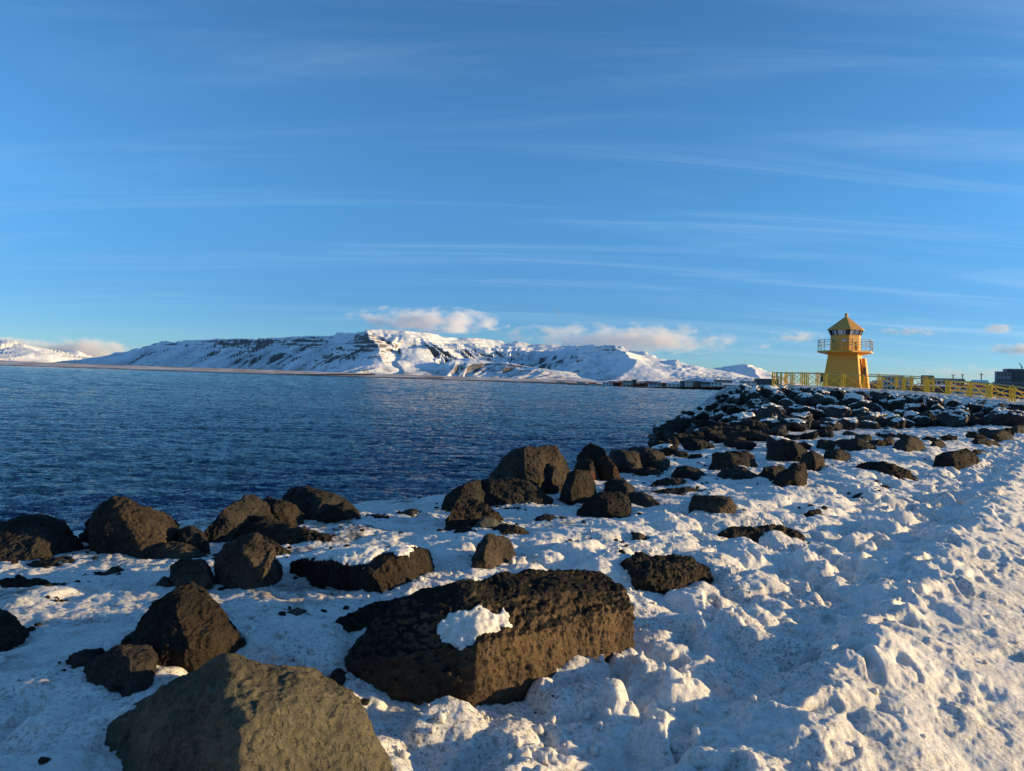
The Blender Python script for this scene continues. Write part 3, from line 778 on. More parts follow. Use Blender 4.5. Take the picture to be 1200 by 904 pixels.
# rows of smaller rocks littering the flat between the mound and the hand-set boulders
tries = 0
while tries < 6000 and len(placed) < n_mound + 40:
    tries += 1
    px = rng.uniform(715, 1195); py = rng.uniform(486, 545)
    t = (px - 715) / 480
    if py > 540 - 24 * t: continue
    hp = hit(px, py)
    w = rng.uniform(26, 56) * (.62 + .38 * (py - 480) / 50)
    if hp.z < 1.6 or hp.y > 60 or not clear_of_bay(hp.x, hp.y, hp.z, w / F * hp.y * .5): continue
    if free(px, py, w, .60) and all(abs(px - pix(b[1])[0]) > 8 or abs(py - pix(b[1])[1]) > 6 for b in BOULDERS):
        scatter(px, py, w, .55, rng.random() < .12)
tries = 0; n0 = len(placed)
while tries < 4000 and len(placed) < n0 + 28:          # the ragged foot of the heap
    tries += 1
    px = rng.uniform(780, 1140); py = rng.uniform(482, 506) - max(0, px - 1000) * .06; w = rng.uniform(28, 50); hp = hit(px, py)
    if 1.2 < hp.z < 3.6 and clear_of_bay(hp.x, hp.y, hp.z, w / F * hp.y * .5) and hp.y < 58 and all((hp.x - q[2].x) ** 2 + (hp.y - q[2].y) ** 2 > (.62 * (w / F * hp.y * .5 + q[3])) ** 2 for q in placed): scatter(px, py, w, .7, rng.random() < .45)
# waterside line from the cluster up to the mound
for px, py, w in ((776, 528, 34), (792, 520, 30), (770, 515, 30), (786, 507, 28), (800, 500, 26), (812, 512, 34), (806, 490, 24), (822, 500, 26), (758, 540, 26), (840, 520, 30), (826, 526, 26), (855, 512, 30), (796, 536, 24), (815, 538, 20)):
    scatter(px, py, w, .7, rng.random() < .2)

ORD = 'first second third fourth fifth sixth seventh eighth ninth tenth eleventh twelfth'.split()
def ordinal(i):
    if i < 12: return ORD[i]
    tens = {1: 'teenth', 2: 'twenty', 3: 'thirty', 4: 'forty', 5: 'fifty', 6: 'sixty', 7: 'seventy', 8: 'eighty', 9: 'ninety'}
    n = i + 1
    if n < 20: return ['thirteenth', 'fourteenth', 'fifteenth', 'sixteenth', 'seventeenth', 'eighteenth', 'nineteenth'][n - 13]
    t, u = divmod(n, 10)
    return {2: 'twentieth', 3: 'thirtieth', 4: 'fortieth', 5: 'fiftieth', 6: 'sixtieth', 7: 'seventieth', 8: 'eightieth', 9: 'ninetieth'}[t] if u == 0 else tens[t] + '-' + ORD[u - 1]
zones = {}
for i, q in enumerate(placed):
    px, py, p, s, h, capped = q
    d = float(capsule(p.x, p.y)[0])
    if i < n_mound:
        row = 'top row under the fence' if d < 5.6 else 'second row down' if d < 7.2 else 'middle of the slope' if d < 9 else 'foot of the mound'
    else:
        row = 'line along the water' if px < 800 else 'ragged foot of the heap' if n0 <= i < n0 + 28 else 'flat before the mound'
    zones.setdefault((row, capped), []).append(i)
for (row, capped), ids in zones.items():
    ids.sort(key=lambda i: placed[i][0])
    for k, i in enumerate(ids):
        px, py, p, s, h, _ = placed[i]
        me, cm = TPL[rng.randrange(len(TPL))]
        o = bpy.data.objects.new('boulder', me); COL.objects.link(o)
        sz = s * rng.uniform(.85, 1.15) * (1.0 if i < n_mound else .8)
        o.location = (p.x, p.y, min(p.z + sz * .26, 5.25 - .85 * float(capsule(p.x, p.y)[1]) ** 2 - .62 * sz) if i < n_mound else p.z + sz * .22)
        o.rotation_euler = (rng.uniform(-.22, .22), rng.uniform(-.22, .22), rng.uniform(0, 6.283))
        o.scale = (s * rng.uniform(1.0, 1.25), s * rng.uniform(.85, 1.1), sz * (1.0 if i < n_mound else 1.05))
        tag(o, f"{'snow capped' if capped else 'bare'} boulder, {ordinal(k)} {'capped' if capped else 'bare'} one from left in {row}", 'boulder',
            'boulders heaped below the lighthouse' if i < n_mound else 'rocks strewn before the lighthouse mound')
        if capped and cm:
            c = bpy.data.objects.new('snow_cap', cm); COL.objects.link(c); c.parent = o

def rubble():
    rg = np.random.RandomState(77); V, Q = [], []; k = 0; n = 0; rn = random.Random(5)
    shp = []
    for me, cm in TPL:
        bm = bmesh.new(); bm.from_mesh(me)
        bmesh.ops.triangulate(bm, faces=bm.faces); bm.verts.ensure_lookup_table(); bm.verts.index_update()
        shp.append((np.array([v.co[:] for v in bm.verts]), np.array([[v.index for v in f.verts] for f in bm.faces]))); bm.free()
    tries = 0
    while n < 420 and tries < 40000:
        tries += 1
        if n % 4: x, y = rn.uniform(3, 46), rn.uniform(34, 70)
        else: x, y = rn.uniform(1, 34), rn.uniform(19, 48)
        u, v = uv(x, y); vc = float(np.interp(u, CREST_U, CREST_V)); d, t_ = (float(q_) for q_ in capsule(x, y)); z = float(ground(x, y))
        if t_ > .35 and rn.random() < .75: continue
        if d < 4.8 or z < -.1 or v > -2.4: continue
        if not (d < 14 or -2.5 < vc - v < 4.5): continue
        if y > 66 and x > 22: continue
        s = rn.uniform(.30, .72) * (.55 + .45 * min(1, y / 48))
        if not clear_of_bay(x, y, z, s): continue
        if any((x - q[2].x) ** 2 + (y - q[2].y) ** 2 < (.45 * (s + q[3])) ** 2 for q in placed): continue
        if y < 36 and any((x - b[1].x) ** 2 + (y - b[1].y) ** 2 < (.5 * b[2] + s * .6) ** 2 for b in BOULDERS): continue
        bv, bf = shp[rn.randrange(len(shp))]; a = rn.uniform(0, 6.283); c_, s_ = math.cos(a), math.sin(a)
        p = bv @ np.array(((c_, s_, 0), (-s_, c_, 0), (0, 0, 1))) * s * (rg.rand(3) * .4 + .85)
        V.append(p + (x, y, min(z + s * .22, 5.2 - .85 * t_ ** 2 - .6 * s))); Q.append(bf + k); k += len(bv); n += 1
        placed.append((0, 0, Vector((x, y, z)), s, .7, False))
    me = np_mesh('rubble', np.concatenate(V), np.concatenate(Q))
    tag(link('rubble', me, M['mound']), 'smaller dark rocks packed between the boulders of the breakwater', 'rocks', kind='stuff')
rubble()

# ------------------------------------------------------------------ loose lumps of snow on the trodden slope
def crumbs():
    rng = np.random.RandomState(5)
    ico = bmesh.new(); bmesh.ops.create_icosphere(ico, subdivisions=2, radius=1)
    ico.verts.index_update(); bv = np.array([v.co[:] for v in ico.verts]); bf = np.array([[v.index for v in f.verts] for f in ico.faces]); ico.free()
    V, Q = [], []; k = 0
    n = 1500
    uu = 2.2 + 20 * rng.rand(n) ** 2; vv = np.where(rng.rand(n) < .93, -3.9 + 2.9 * rng.rand(n), -1 + 1.2 * rng.rand(n))
    X = uu * HX + vv * HY; Y = uu * HY - vv * HX
    Z = ground(X, Y) + detail(X, Y)[0]
    for i in range(n):
        s = .005 + .020 * rng.rand() ** 3
        sh = rng.rand(3) * .5 + .75
        p = bv * s * sh; p = p * (1 + .55 * perlin(bv[:, 0] * 1.7 + i, bv[:, 1] * 1.7, bv[:, 2] * 1.7 + i * .3))[:, None]
        V.append(p + (X[i], Y[i], Z[i] + s * .45)); Q.append(bf + k); k += len(bv)
    me = np_mesh('snow_crumbs', np.concatenate(V), np.concatenate(Q))
    tag(link('snow_crumbs', me, M['snow']), 'loose crumbs of snow strewn over the trodden slope', 'snow', kind='stuff')
crumbs()

# ------------------------------------------------------------------ lighthouse
def lighthouse():
    D = 65.0
    b0 = at(989, 451.5, D)
    yaw = math.atan2(b0.x, b0.y)
    L = empty('lighthouse', (b0.x, b0.y, b0.z), -yaw - RAD(9))
    tag(L, 'small yellow lighthouse with a railed gallery and a pointed roof', 'lighthouse')
    L.scale = (.97, .97, .945)
    h1 = 2.86
    m = MB(); m.hull8([(-1.62, -1.62, -.35), (1.62, -1.62, -.35), (1.62, 1.62, -.35), (-1.62, 1.62, -.35), (-1.24, -1.24, h1), (1.24, -1.24, h1), (1.24, 1.24, h1), (-1.24, 1.24, h1)])
    m.build('tower_base', M['yellow'], L, .02)
    m = MB(); m.box(-1.95, 2.3, -1.95, 1.95, -.9, -.35); m.build('plinth', M['concrete'], L)
    # ladder shaft / porch on the right-hand face
    m = MB(); m.hull8([(1.62, -.25, -.34), (2.10, -.25, -.34), (2.10, .75, -.34), (1.62, .75, -.34), (1.42, -.2, 2.55), (1.72, -.2, 2.55), (1.72, .7, 2.55), (1.42, .7, 2.55)])
    porch = m.build('porch', M['yellow'], L, .015)
    m = MB(); m.box(1.60, 1.86, -.34, -.262, -.3, 1.7); m.build('door_gap_shade', M['lampmetal'], porch)  # dark strip standing in for the shadow in the gap beside the porch
    # gallery
    ph = RAD(45 + 23)
    m = MB(); m.prism(8, [(1.5, h1 - .02), (2.25, h1 + .16), (2.42, h1 + .18), (2.42, h1 + .33)], ph); m.build('gallery_floor', M['yellow'], L)
    gz = h1 + .33
    R = 2.36
    cor = [(R * math.cos(ph + k * math.pi / 4), R * math.sin(ph + k * math.pi / 4)) for k in range(8)]
    m = MB()
    for hh, w in ((1.02, .05), (.52, .04), (.80, .03)):
        for k in range(8):
            a, b = cor[k], cor[(k + 1) % 8]; m.bar((*a, gz + hh), (*b, gz + hh), w)
    gr = m.build('gallery_rail', M['galv'], L)
    for k in range(8):
        a, b = cor[k], cor[(k + 1) % 8]
        m = MB(); m.bar((*a, gz), (*a, gz + 1.05), .06); m.build('rail_post', M['galv'], gr)
        c = ((a[0] + b[0]) / 2, (a[1] + b[1]) / 2)
        m = MB(); m.bar((*c, gz), (*c, gz + 1.0), .045); m.build('rail_post', M['galv'], gr)
    # watch room
    m = MB(); m.prism(8, [(1.34, gz - .05), (1.30, gz + 1.42), (1.34, gz + 1.44), (1.34, gz + 1.50)], ph); up = m.build('watch_room', M['yellow'], L)
    def facebox(k, t, z, w, h, dep, name, mat, par):    # a box set on the k-th wall of the watch room
        a = ph + (k + .5) * math.pi / 4; rr = 1.32 * math.cos(math.pi / 8)
        n = Vector((math.cos(a), math.sin(a), 0)); tt = Vector((-n.y, n.x, 0)); c = n * rr + tt * t + Vector((0, 0, z))
        m = MB(); q = []
        for zz in (-h / 2, h / 2):
            for s1, s2 in ((-1, 0), (1, 0), (1, 1), (-1, 1)): q.append(c + tt * s1 * w / 2 + n * s2 * dep + Vector((0, 0, zz)) - n * .03)
        m.hull8(q); return m.build(name, mat, par)
    k_front = min(range(8), key=lambda k: math.sin(ph + (k + .5) * math.pi / 4) * 1.0 - math.cos(ph + (k + .5) * math.pi / 4) * .25)
    facebox(k_front, .12, gz + .98, .26, .22, .14, 'lamp_box', M['white'], up)
    facebox((k_front - 1) % 8, -.1, gz + .95, .10, .25, .08, 'vent', M['lampmetal'], up)
    # lantern, flaring outwards
    lz = gz + 1.50; lh = .46
    m = MB(); m.prism(8, [(1.24, lz + .01), (1.44, lz + lh)], ph); lan = m.build('lantern_glass', M['lantern'], L)
    for k in range(8):
        m = MB()
        a = ph + k * math.pi / 4
        m.bar((1.27 * math.cos(a), 1.27 * math.sin(a), lz), (1.47 * math.cos(a), 1.47 * math.sin(a), lz + lh), .10)
        for f_ in (.5,):
            b = a + math.pi / 4
            q = lambda r: Vector((r * (math.cos(a) * (1 - f_) + math.cos(b) * f_), r * (math.sin(a) * (1 - f_) + math.sin(b) * f_), 0))
            m.bar(q(1.255) + Vector((0, 0, lz)), q(1.455) + Vector((0, 0, lz + lh)), .05)
        m.build('lantern_frame', M['lampmetal'], lan)
    for k in (k_front - 1, k_front, (k_front + 5) % 8):                  # dark blank panes
        a0 = ph + k * math.pi / 4; a1 = a0 + math.pi / 4
        q = lambda r, f_, z: Vector((r * (math.cos(a0) * (1 - f_) + math.cos(a1) * f_), r * (math.sin(a0) * (1 - f_) + math.sin(a1) * f_), z))
        m = MB(); f0, f1 = (.66, .98) if k == k_front else (.03, .34)
        m.hull8([q(1.245, f0, lz + .02), q(1.245, f1, lz + .02), q(1.26, f1, lz + .02), q(1.26, f0, lz + .02), q(1.445, f0, lz + lh - .01), q(1.445, f1, lz + lh - .01), q(1.46, f1, lz + lh - .01), q(1.46, f0, lz + lh - .01)])
        m.build('blank_pane', M['glass'], L)
    rz = lz + lh
    m = MB(); m.prism(8, [(1.50, rz), (1.62, rz + .03), (1.62, rz + .10), (.10, rz + 1.34), (.10, rz + 1.40)], ph); roof = m.build('roof', M['roof'], L)
    m = MB(); m.prism(12, [(.08, rz + 1.39), (.13, rz + 1.43), (.16, rz + 1.52), (.13, rz + 1.61), (.05, rz + 1.66)]); m.build('finial', M['yellow'], roof, smooth=True)
    return L
lighthouse()

# ------------------------------------------------------------------ yellow fences round the viewing platform
def fence(label, pts, height, name='fence', braced=True, rails=(), post_w=.09):
    """pts: world base points, one per post; X-braced framed panels between posts"""
    Fz = empty(name, pts[0]); tag(Fz, label, 'fence'); o = pts[0]
    for p in pts:
        m = MB(); q = p - o; m.bar(q + Vector((0, 0, -.25)), q + Vector((0, 0, height + .06)), post_w * 1.15)
        m.build('post', M['rail'], Fz)
    for a, b in zip(pts, pts[1:]):
        a, b = a - o, b - o; d = b - a; n = d.length; d.normalize(); Z = Vector((0, 0, 1))
        g0, g1 = a + d * .16, b - d * .16
        m = MB()
        if braced and n > .8:
            for q in (g0, g1): m.bar(q + Z * .06, q + Z * (height - .02), .062)
            m.bar(g0 + Z * .10, g1 + Z * .10, .035); m.bar(g0 + Z * (height - .05), g1 + Z * (height - .05), .035)
            m.bar(g0 + Z * .14, g1 + Z * (height - .12), .036); m.bar(g0 + Z * (height - .12), g1 + Z * .14, .038)
            m.bar(a + Z * (height - .3), g0 + Z * (height - .3), .03); m.bar(b + Z * (height - .3), g1 + Z * (height - .3), .03)
            m.bar(a + Z * .3, g0 + Z * .3, .03); m.bar(b + Z * .3, g1 + Z * .3, .03)
        for hh, w in rails: m.bar(a + Z * hh, b + Z * hh, w)
        m.build('panel', M['rail'], Fz)
    m = MB()
    for a, b in zip(pts, pts[1:]): m.bar(a - o + Vector((0, 0, height)), b - o + Vector((0, 0, height)), .055)
    m.build('handrail', M['galv'] if braced else M['rail'], Fz)
    return Fz
fence('yellow cross braced fence running in front of the lighthouse',
      [at(x, y, 61.5) for x, y in ((905, 452.6), (928, 452.9), (945, 453.2), (967, 453.7), (988, 454.3), (1011, 455.5))], 1.14)
fence('yellow cross braced fence at the right of the lighthouse above the rocks',
      [at(x, y, d) for x, y, d in ((1012, 455.6, 61.6), (1032, 457.2, 60), (1059, 458.8, 57.6), (1087, 461, 55), (1110, 463.4, 53), (1136, 466, 51.3), (1158, 468, 50), (1186, 471.5, 48.6), (1212, 476, 47.4))], 1.10, post_w=.065)
fence('yellow cross braced fence along the seaward left side of the platform',
      [at(905, 452.6, 61.6), at(910, 452, 64), at(915, 451.6, 66.5), at(920, 451.2, 69)], 1.14)
fence('yellow cross braced fence behind the lighthouse platform',
      [at(x, y, 70) for x, y in ((921, 450.9), (940, 451), (958, 451.2), (1030, 453.2), (1050, 454), (1068, 455), (1084, 455.6), (1094, 456))], 1.15)
fence('sunlit yellow ramp railing with three thick rails descending to the right',
      [at(x, y, d) for x, y, d in ((1113, 462, 55.4), (1138, 464, 53.6), (1162, 468, 52.2), (1186, 473, 51), (1210, 479, 50))], .98, 'railing', False, ((.30, .09), (.62, .09), (.95, .09)), .08)

# information board left of the tower
p = at(964, 451, 66)
ib = empty('sign_board', p); tag(ib, 'blue grey notice board on two legs behind the fence left of the lighthouse', 'sign')
m = MB(); m.box(-.22, .22, -.03, .03, .22, 1.05); m.build('panel', M['bluegrey'], ib)
for s in (-.17, .17):
    m = MB(); m.bar((s, .06, -.3), (s, .06, 1.0), .05); m.build('leg', M['galv'], ib)

# ------------------------------------------------------------------ town behind the fence and across the bay
def house(label, x0, x1, yt, yb, D, wall='greywall', roof=None, pitch=0.0, floors=2, cols=4, depth=None, name='building', cat='building', win=True, ground_z=None, parapet=True):
    a, b = at(x0, yb, D), at(x1, yb, D); t = at((x0 + x1) / 2, yt, D)
    zb = (a.z + b.z) / 2; w = (b - a).length; h = t.z - zb
    B = empty(name, ((a.x + b.x) / 2, D, zb), -math.atan2(a.x + b.x, 2 * D) * .6); tag(B, label, cat)
    dp = depth or w * .6
    hw = h * (1 - pitch)
    m = MB(); m.box(-w / 2, w / 2, 0, dp, -6, hw); m.build('wall', M[wall], B)
    if pitch:
        m = MB(); e = .03 * w
        m.hull8([(-w / 2 - e, -e, hw), (w / 2 + e, -e, hw), (w / 2 + e, dp + e, hw), (-w / 2 - e, dp + e, hw), (-w / 2 - e, dp * .48, h), (w / 2 + e, dp * .48, h), (w / 2 + e, dp * .52, h), (-w / 2 - e, dp * .52, h)])
        m.build('roof', M[roof or 'white'], B)
    else:
        m = MB(); m.box(-w / 2 - .1, w / 2 + .1, -.1, dp + .1, hw, hw + .03 * h + .2); m.build('roof', M[roof or 'darkblue'], B)
    if win:
        fh = hw / floors
        for f_ in range(floors):
            for c in range(cols):
                cw = w / cols; xx = -w / 2 + cw * (c + .5)
                m = MB(); m.box(xx - cw * .32, xx + cw * .32, -.06, .05, fh * (f_ + .32), fh * (f_ + .78)); m.build('window', M['glass'], B)
    return B
house('dark office block with bands of windows at the right edge', 1183, 1218, 434, 462, 300, 'darkblue', 'bluegrey', 0, 3, 6)
house('pale blue glass corner block joined left of the dark office block', 1169, 1183.6, 436.5, 449, 299, 'bluegrey', 'darkblue', 0, 2, 4)
house('dark low podium under the glass corner block', 1170, 1200, 449.2, 462, 296, 'darkblue', 'bluegrey', 0, 1, 8)
house('white gabled hall behind the ramp railing', 1141, 1157, 445.5, 452, 320, 'white', 'white', .45, 1, 4)
house('long red roofed shed behind the ramp railing', 1128, 1165, 451, 458, 310, 'cream', 'redroof', .4, 1, 6)
house('grey flat roofed block behind the right fence', 1036, 1057, 442, 458, 330, 'greywall', 'bluegrey', 0, 3, 5)
house('cream block of flats with stacked windows behind the right fence', 1060, 1069, 444, 459, 325, 'cream', 'concrete', 0, 4, 2)
house('brown building with a dark raised roof behind the right fence', 1081, 1093, 440, 459, 330, 'brownwall', 'darkblue', .18, 3, 3)
house('rust orange house right of the lighthouse', 1023, 1031, 446, 458, 340, 'orange', 'greywall', .25, 2, 2)
house('long grey warehouse with a low roof behind the fence', 1094, 1128, 443.5, 459, 345, 'greywall', 'darkblue', .15, 2, 7)
house('dark red long low building behind the ramp top', 1070, 1112, 451, 460, 318, 'redroof', 'white', .2, 1, 8)
house('pale blue low building left of the grey block', 1016, 1024, 447, 458, 350, 'bluegrey', 'white', .2, 1, 2)
for lab, px, y0, y1, D, w in (('thin mast over the white hall', 1150, 437.5, 446, 322, .35), ('thin mast left of the mast over the white hall', 1128, 438.5, 444, 346, .35), ('short mast over the grey warehouse', 1117, 439, 444, 346, .35)):
    a, b_ = at(px, y1, D), at(px, y0, D)
    m = MB(); m.bar((0, 0, -1), b_ - a, w); m.bar(Vector((-.9, 0, (b_ - a).z * .8)), Vector((.9, 0, (b_ - a).z * .8)), w * .7); o = m.build('mast', M['galv'], None, 0, a); tag(o, lab, 'mast')
a = at(1197, 434, 305); cr = empty('crane', a); tag(cr, 'small construction crane on the roof of the dark office block', 'crane')
m = MB(); m.bar((0, 0, -.6), (0, 0, 2.0), .3); m.build('tower', M['galv'], cr)
m = MB(); m.bar((.5, 0, .9), (-1.2, 0, 3.0), .22); m.build('jib', M['galv'], cr)

far = [(760, 775, 449.5, 455.5, 1500, 'white', 'darkblue'), (730, 741, 447, 454.5, 1650, 'cream', 'white'), (740, 746, 445.5, 452, 1700, 'darkblue', 'darkblue'), (706, 718, 449, 453.6, 1750, 'white', 'white'),
       (782, 797, 449, 455.8, 1480, 'white', 'white'), (797, 803, 447.5, 455.5, 1480, 'bluegrey', 'darkblue'), (804, 812, 446.5, 455, 1470, 'cream', 'concrete'), (813, 821, 447.5, 455.5, 1470, 'brownwall', 'white'),
       (822, 832, 448.5, 455.8, 1460, 'greywall', 'darkblue'), (838, 858, 446, 451, 1600, 'greywall', 'darkblue'), (833, 846, 449, 456, 1450, 'white', 'bluegrey'), (848, 862, 450, 456.2, 1440, 'cream', 'white'),
       (886, 912, 445, 451.5, 1500, 'darkblue', 'white'), (868, 886, 447.5, 452.5, 1500, 'white', 'bluegrey'), (690, 699, 449.2, 452.8, 1850, 'cream', 'redroof'), (676, 686, 448.8, 452, 1950, 'white', 'darkblue'), (652, 662, 448.2, 450.6, 2300, 'cream', 'white')]
looks = {'white': 'white', 'cream': 'cream', 'darkblue': 'dark', 'bluegrey': 'blue grey', 'brownwall': 'brown', 'greywall': 'grey', 'concrete': 'concrete', 'redroof': 'red'}
rh = random.Random(4)
for k in range(14):
    x0 = rh.uniform(712, 895); w_ = rh.uniform(5, 12); h_ = rh.uniform(2.6, 4.2); yb_ = 451.3 + (x0 - 712) * .009
    far.append((x0, x0 + w_, yb_ - h_, yb_, 1950, rh.choice(['white', 'cream', 'greywall', 'white', 'bluegrey']), rh.choice(['white', 'darkblue', 'redroof', 'white'])))
far = [(a, b, c - .7, d - .5, e, f_, h_) for a, b, c, d, e, f_, h_ in far]
far.sort()
for i, (x0, x1, yt, yb, D, wl, rf) in enumerate(far):
    house(f"{looks[wl]} house with {looks[rf]} roof across the bay, {ordinal(i)} from left in far town", x0, x1, yt, yb, D, wl, rf, .3 if i % 3 else 0, 2, 3, name='far_house', cat='house', win=(x1 - x0) > 9)['group'] = 'houses of the far town'

# low land across the bay
def far_shore():
    PX = np.arange(-140, 1400, 2.0)
    d0 = np.interp(PX, [-140, 0, 200, 440, 560, 640, 700, 760, 860, 1000, 1400], [9500, 8000, 6500, 4600, 3600, 2600, 1850, 1500, 1330, 1200, 900])
    d1 = 12500 + 0 * PX
    t = np.concatenate([np.linspace(0, .12, 30), np.linspace(.12, 1, 60)[1:]])
    Xr = (PX - 600) / F
    d0 = d0 * (1 + .02 * fbm(PX * .03, 0 * PX, 2.2, 4))
    Dg = d0[None] * (d1 / d0)[None] ** t[:, None]
    X = Xr[None] * Dg; Y = Dg
    hgt = np.interp(PX, [-140, 100, 400, 640, 700, 1400], [60, 62, 62, 45, 34, 30])
    rise = 2.2 * sst(0, .03, t)[:, None] + hgt[None] * np.clip((Dg - d0[None]) / (11500 - d0[None]), 0, 1.2) ** .8
    rise = rise + 6 * fbm(X / 900, Y / 900, 0, 4) * sst(.03, .2, t)[:, None]
    Z = np.where(t[:, None] == 0, -2.0, rise)
    me = np_mesh('far_shore', np.stack([X, Y, Z], -1).reshape(-1, 3), grid_quads(len(t), len(PX))[:, ::-1])
    m, g, b = new_mat('frosted heath', .95, spec=.1)
    P = g.n('NewGeometry').outputs['Position']
    mp = g.n('Mapping', i_Scale=(1, .35, 1)); g.l(P, mp.inputs['Vector'])
    sz = g.n('SeparateXYZ'); g.l(P, sz.inputs[0])
    c = g.mix(g.ramp(g.noise(mp.outputs[0], .004, 7, .65), .40, .60), (.30, .22, .18), (.70, .67, .66))
    c = g.mix(g.ramp(sz.outputs[2], 6, 2.0), c, (.03, .025, .02))
    g.l(c, b.inputs['Base Color'])
    tag(link('far_shore', me, m), 'low frosted shore across the bay', 'shore', kind='structure')
far_shore()

def thicket(name, label, spans, h, col):
    """dense low growth reading as one mass: thousands of twig tufts"""
    rng = np.random.RandomState(9); V, Q = [], []; k = 0
    for x0, x1, y, D in spans:
        n = int((x1 - x0) * 26)
        for i in range(n):
            p = at(x0 + (x1 - x0) * rng.rand(), y, D + 60 * rng.rand()); s = h * (.5 + .8 * rng.rand()); a = rng.rand() * 6.28; w = s * .28
            dx, dy = math.cos(a) * w, math.sin(a) * w; lx, ly = rng.randn(2) * s * .25
            V += [(p.x - dx, p.y - dy, p.z - 2), (p.x + dx, p.y + dy, p.z - 2), (p.x + dx + lx, p.y + dy + ly, p.z + s), (p.x - dx * .3 + lx, p.y - dy * .3 + ly, p.z + s * 1.15)]
            Q.append((k, k + 1, k + 2, k + 3)); k += 4
    me = np_mesh(name, V, Q, False)
    m, g, b = new_mat(name, .95, spec=.1); P = g.n('NewGeometry').outputs['Position']
    g.l(g.mix(g.noise(P, .08, 3), tuple(c * .6 for c in col), tuple(c * 1.4 for c in col)), b.inputs['Base Color'])
    tag(link(name, me, m), label, 'shrubs', kind='stuff')
thicket('bare_shrubs', 'reddish brown bare woods in the far town', [(746, 783, 454.6, 1640), (716, 730, 453.0, 1750), (806, 838, 453.6, 1640)], 8, (.13, .075, .05))
thicket('shore_scrub', 'dark scrub along the far water edge', [(320, 440, 439.5, 4700), (440, 520, 443.5, 4400), (640, 745, 452.9, 1900), (740, 860, 457, 1360)], 4, (.03, .022, .018))

# ------------------------------------------------------------------ snow mountains
def ridge_pts(spec): return np.array([[at(px, y, D * 1000).x, D * 1000, at(px, y, D * 1000).z] for px, D, y in spec])
def relief(X, Y, ridges, seed):
    H = np.full(X.shape, -40.0); Sd = np.zeros(X.shape); Dd = np.zeros(X.shape)
    wx = X + 220 * fbm(X / 1500, Y / 1500, seed, 3); wy = Y + 220 * fbm(X / 1500, Y / 1500, seed + 5, 3)
    for k, (spec, wf, wb, pw) in enumerate(ridges):
        P = ridge_pts(spec); acc = 0.0
        best = np.full(X.shape, 1e9); zz = np.zeros(X.shape); ss = np.zeros(X.shape); side = np.zeros(X.shape)
        for a, b in zip(P, P[1:]):
            ab = b[:2] - a[:2]; L2 = ab @ ab; L = math.sqrt(L2)
            t = np.clip(((wx - a[0]) * ab[0] + (wy - a[1]) * ab[1]) / L2, 0, 1)
            dx, dy = wx - a[0] - t * ab[0], wy - a[1] - t * ab[1]; d = np.hypot(dx, dy); m = d < best
            best = np.where(m, d, best); zz = np.where(m, a[2] + (b[2] - a[2]) * t, zz); ss = np.where(m, acc + t * L, ss)
            sg = np.sign(ab[0] * dy - ab[1] * dx)
            if np.array_equal(a, P[0]): sg = np.where(t <= 0, -2, sg)
            if np.array_equal(b, P[-1]): sg = np.where(t >= 1, -2, sg)
            side = np.where(m, sg, side); acc += L
        w = np.where(side > 0, wb, np.where(side < -1, 950, wf))
        q = np.clip(best / w, 0, 1.3)
        h = zz * np.maximum(1 - q ** pw, -.2) if pw != 1 else zz * (1 - q)
        # gullies run straight down from the crest
        s0 = ss + k * 3331
        gl = np.abs(perlin(s0 / 170, best / 1500, seed + k)) * .6 + np.abs(perlin(s0 / 70, best / 900, seed + k + 9)) * .4
        h = h - (gl - .18) * zz * .55 * sst(.05, .4, q) * (1 - sst(.6, 1.0, q)) 
        m = h > H
        H = np.where(m, h, H); Sd = np.where(m, s0, Sd); Dd = np.where(m, q, Dd)
    H = H + 26 * fbm(X / 420, Y / 420, seed + 2, 6, .52) * sst(-10, 150, H)
    # strata: hard bands stand out as small cliffs
    st = H / 62 + .6 * fbm(X / 900, Y / 900, seed, 2)
    H = H + 34 * (sst(.3, .7, st - np.floor(st)) - (st - np.floor(st))) * sst(250, 480, H)
    return H, Sd, Dd
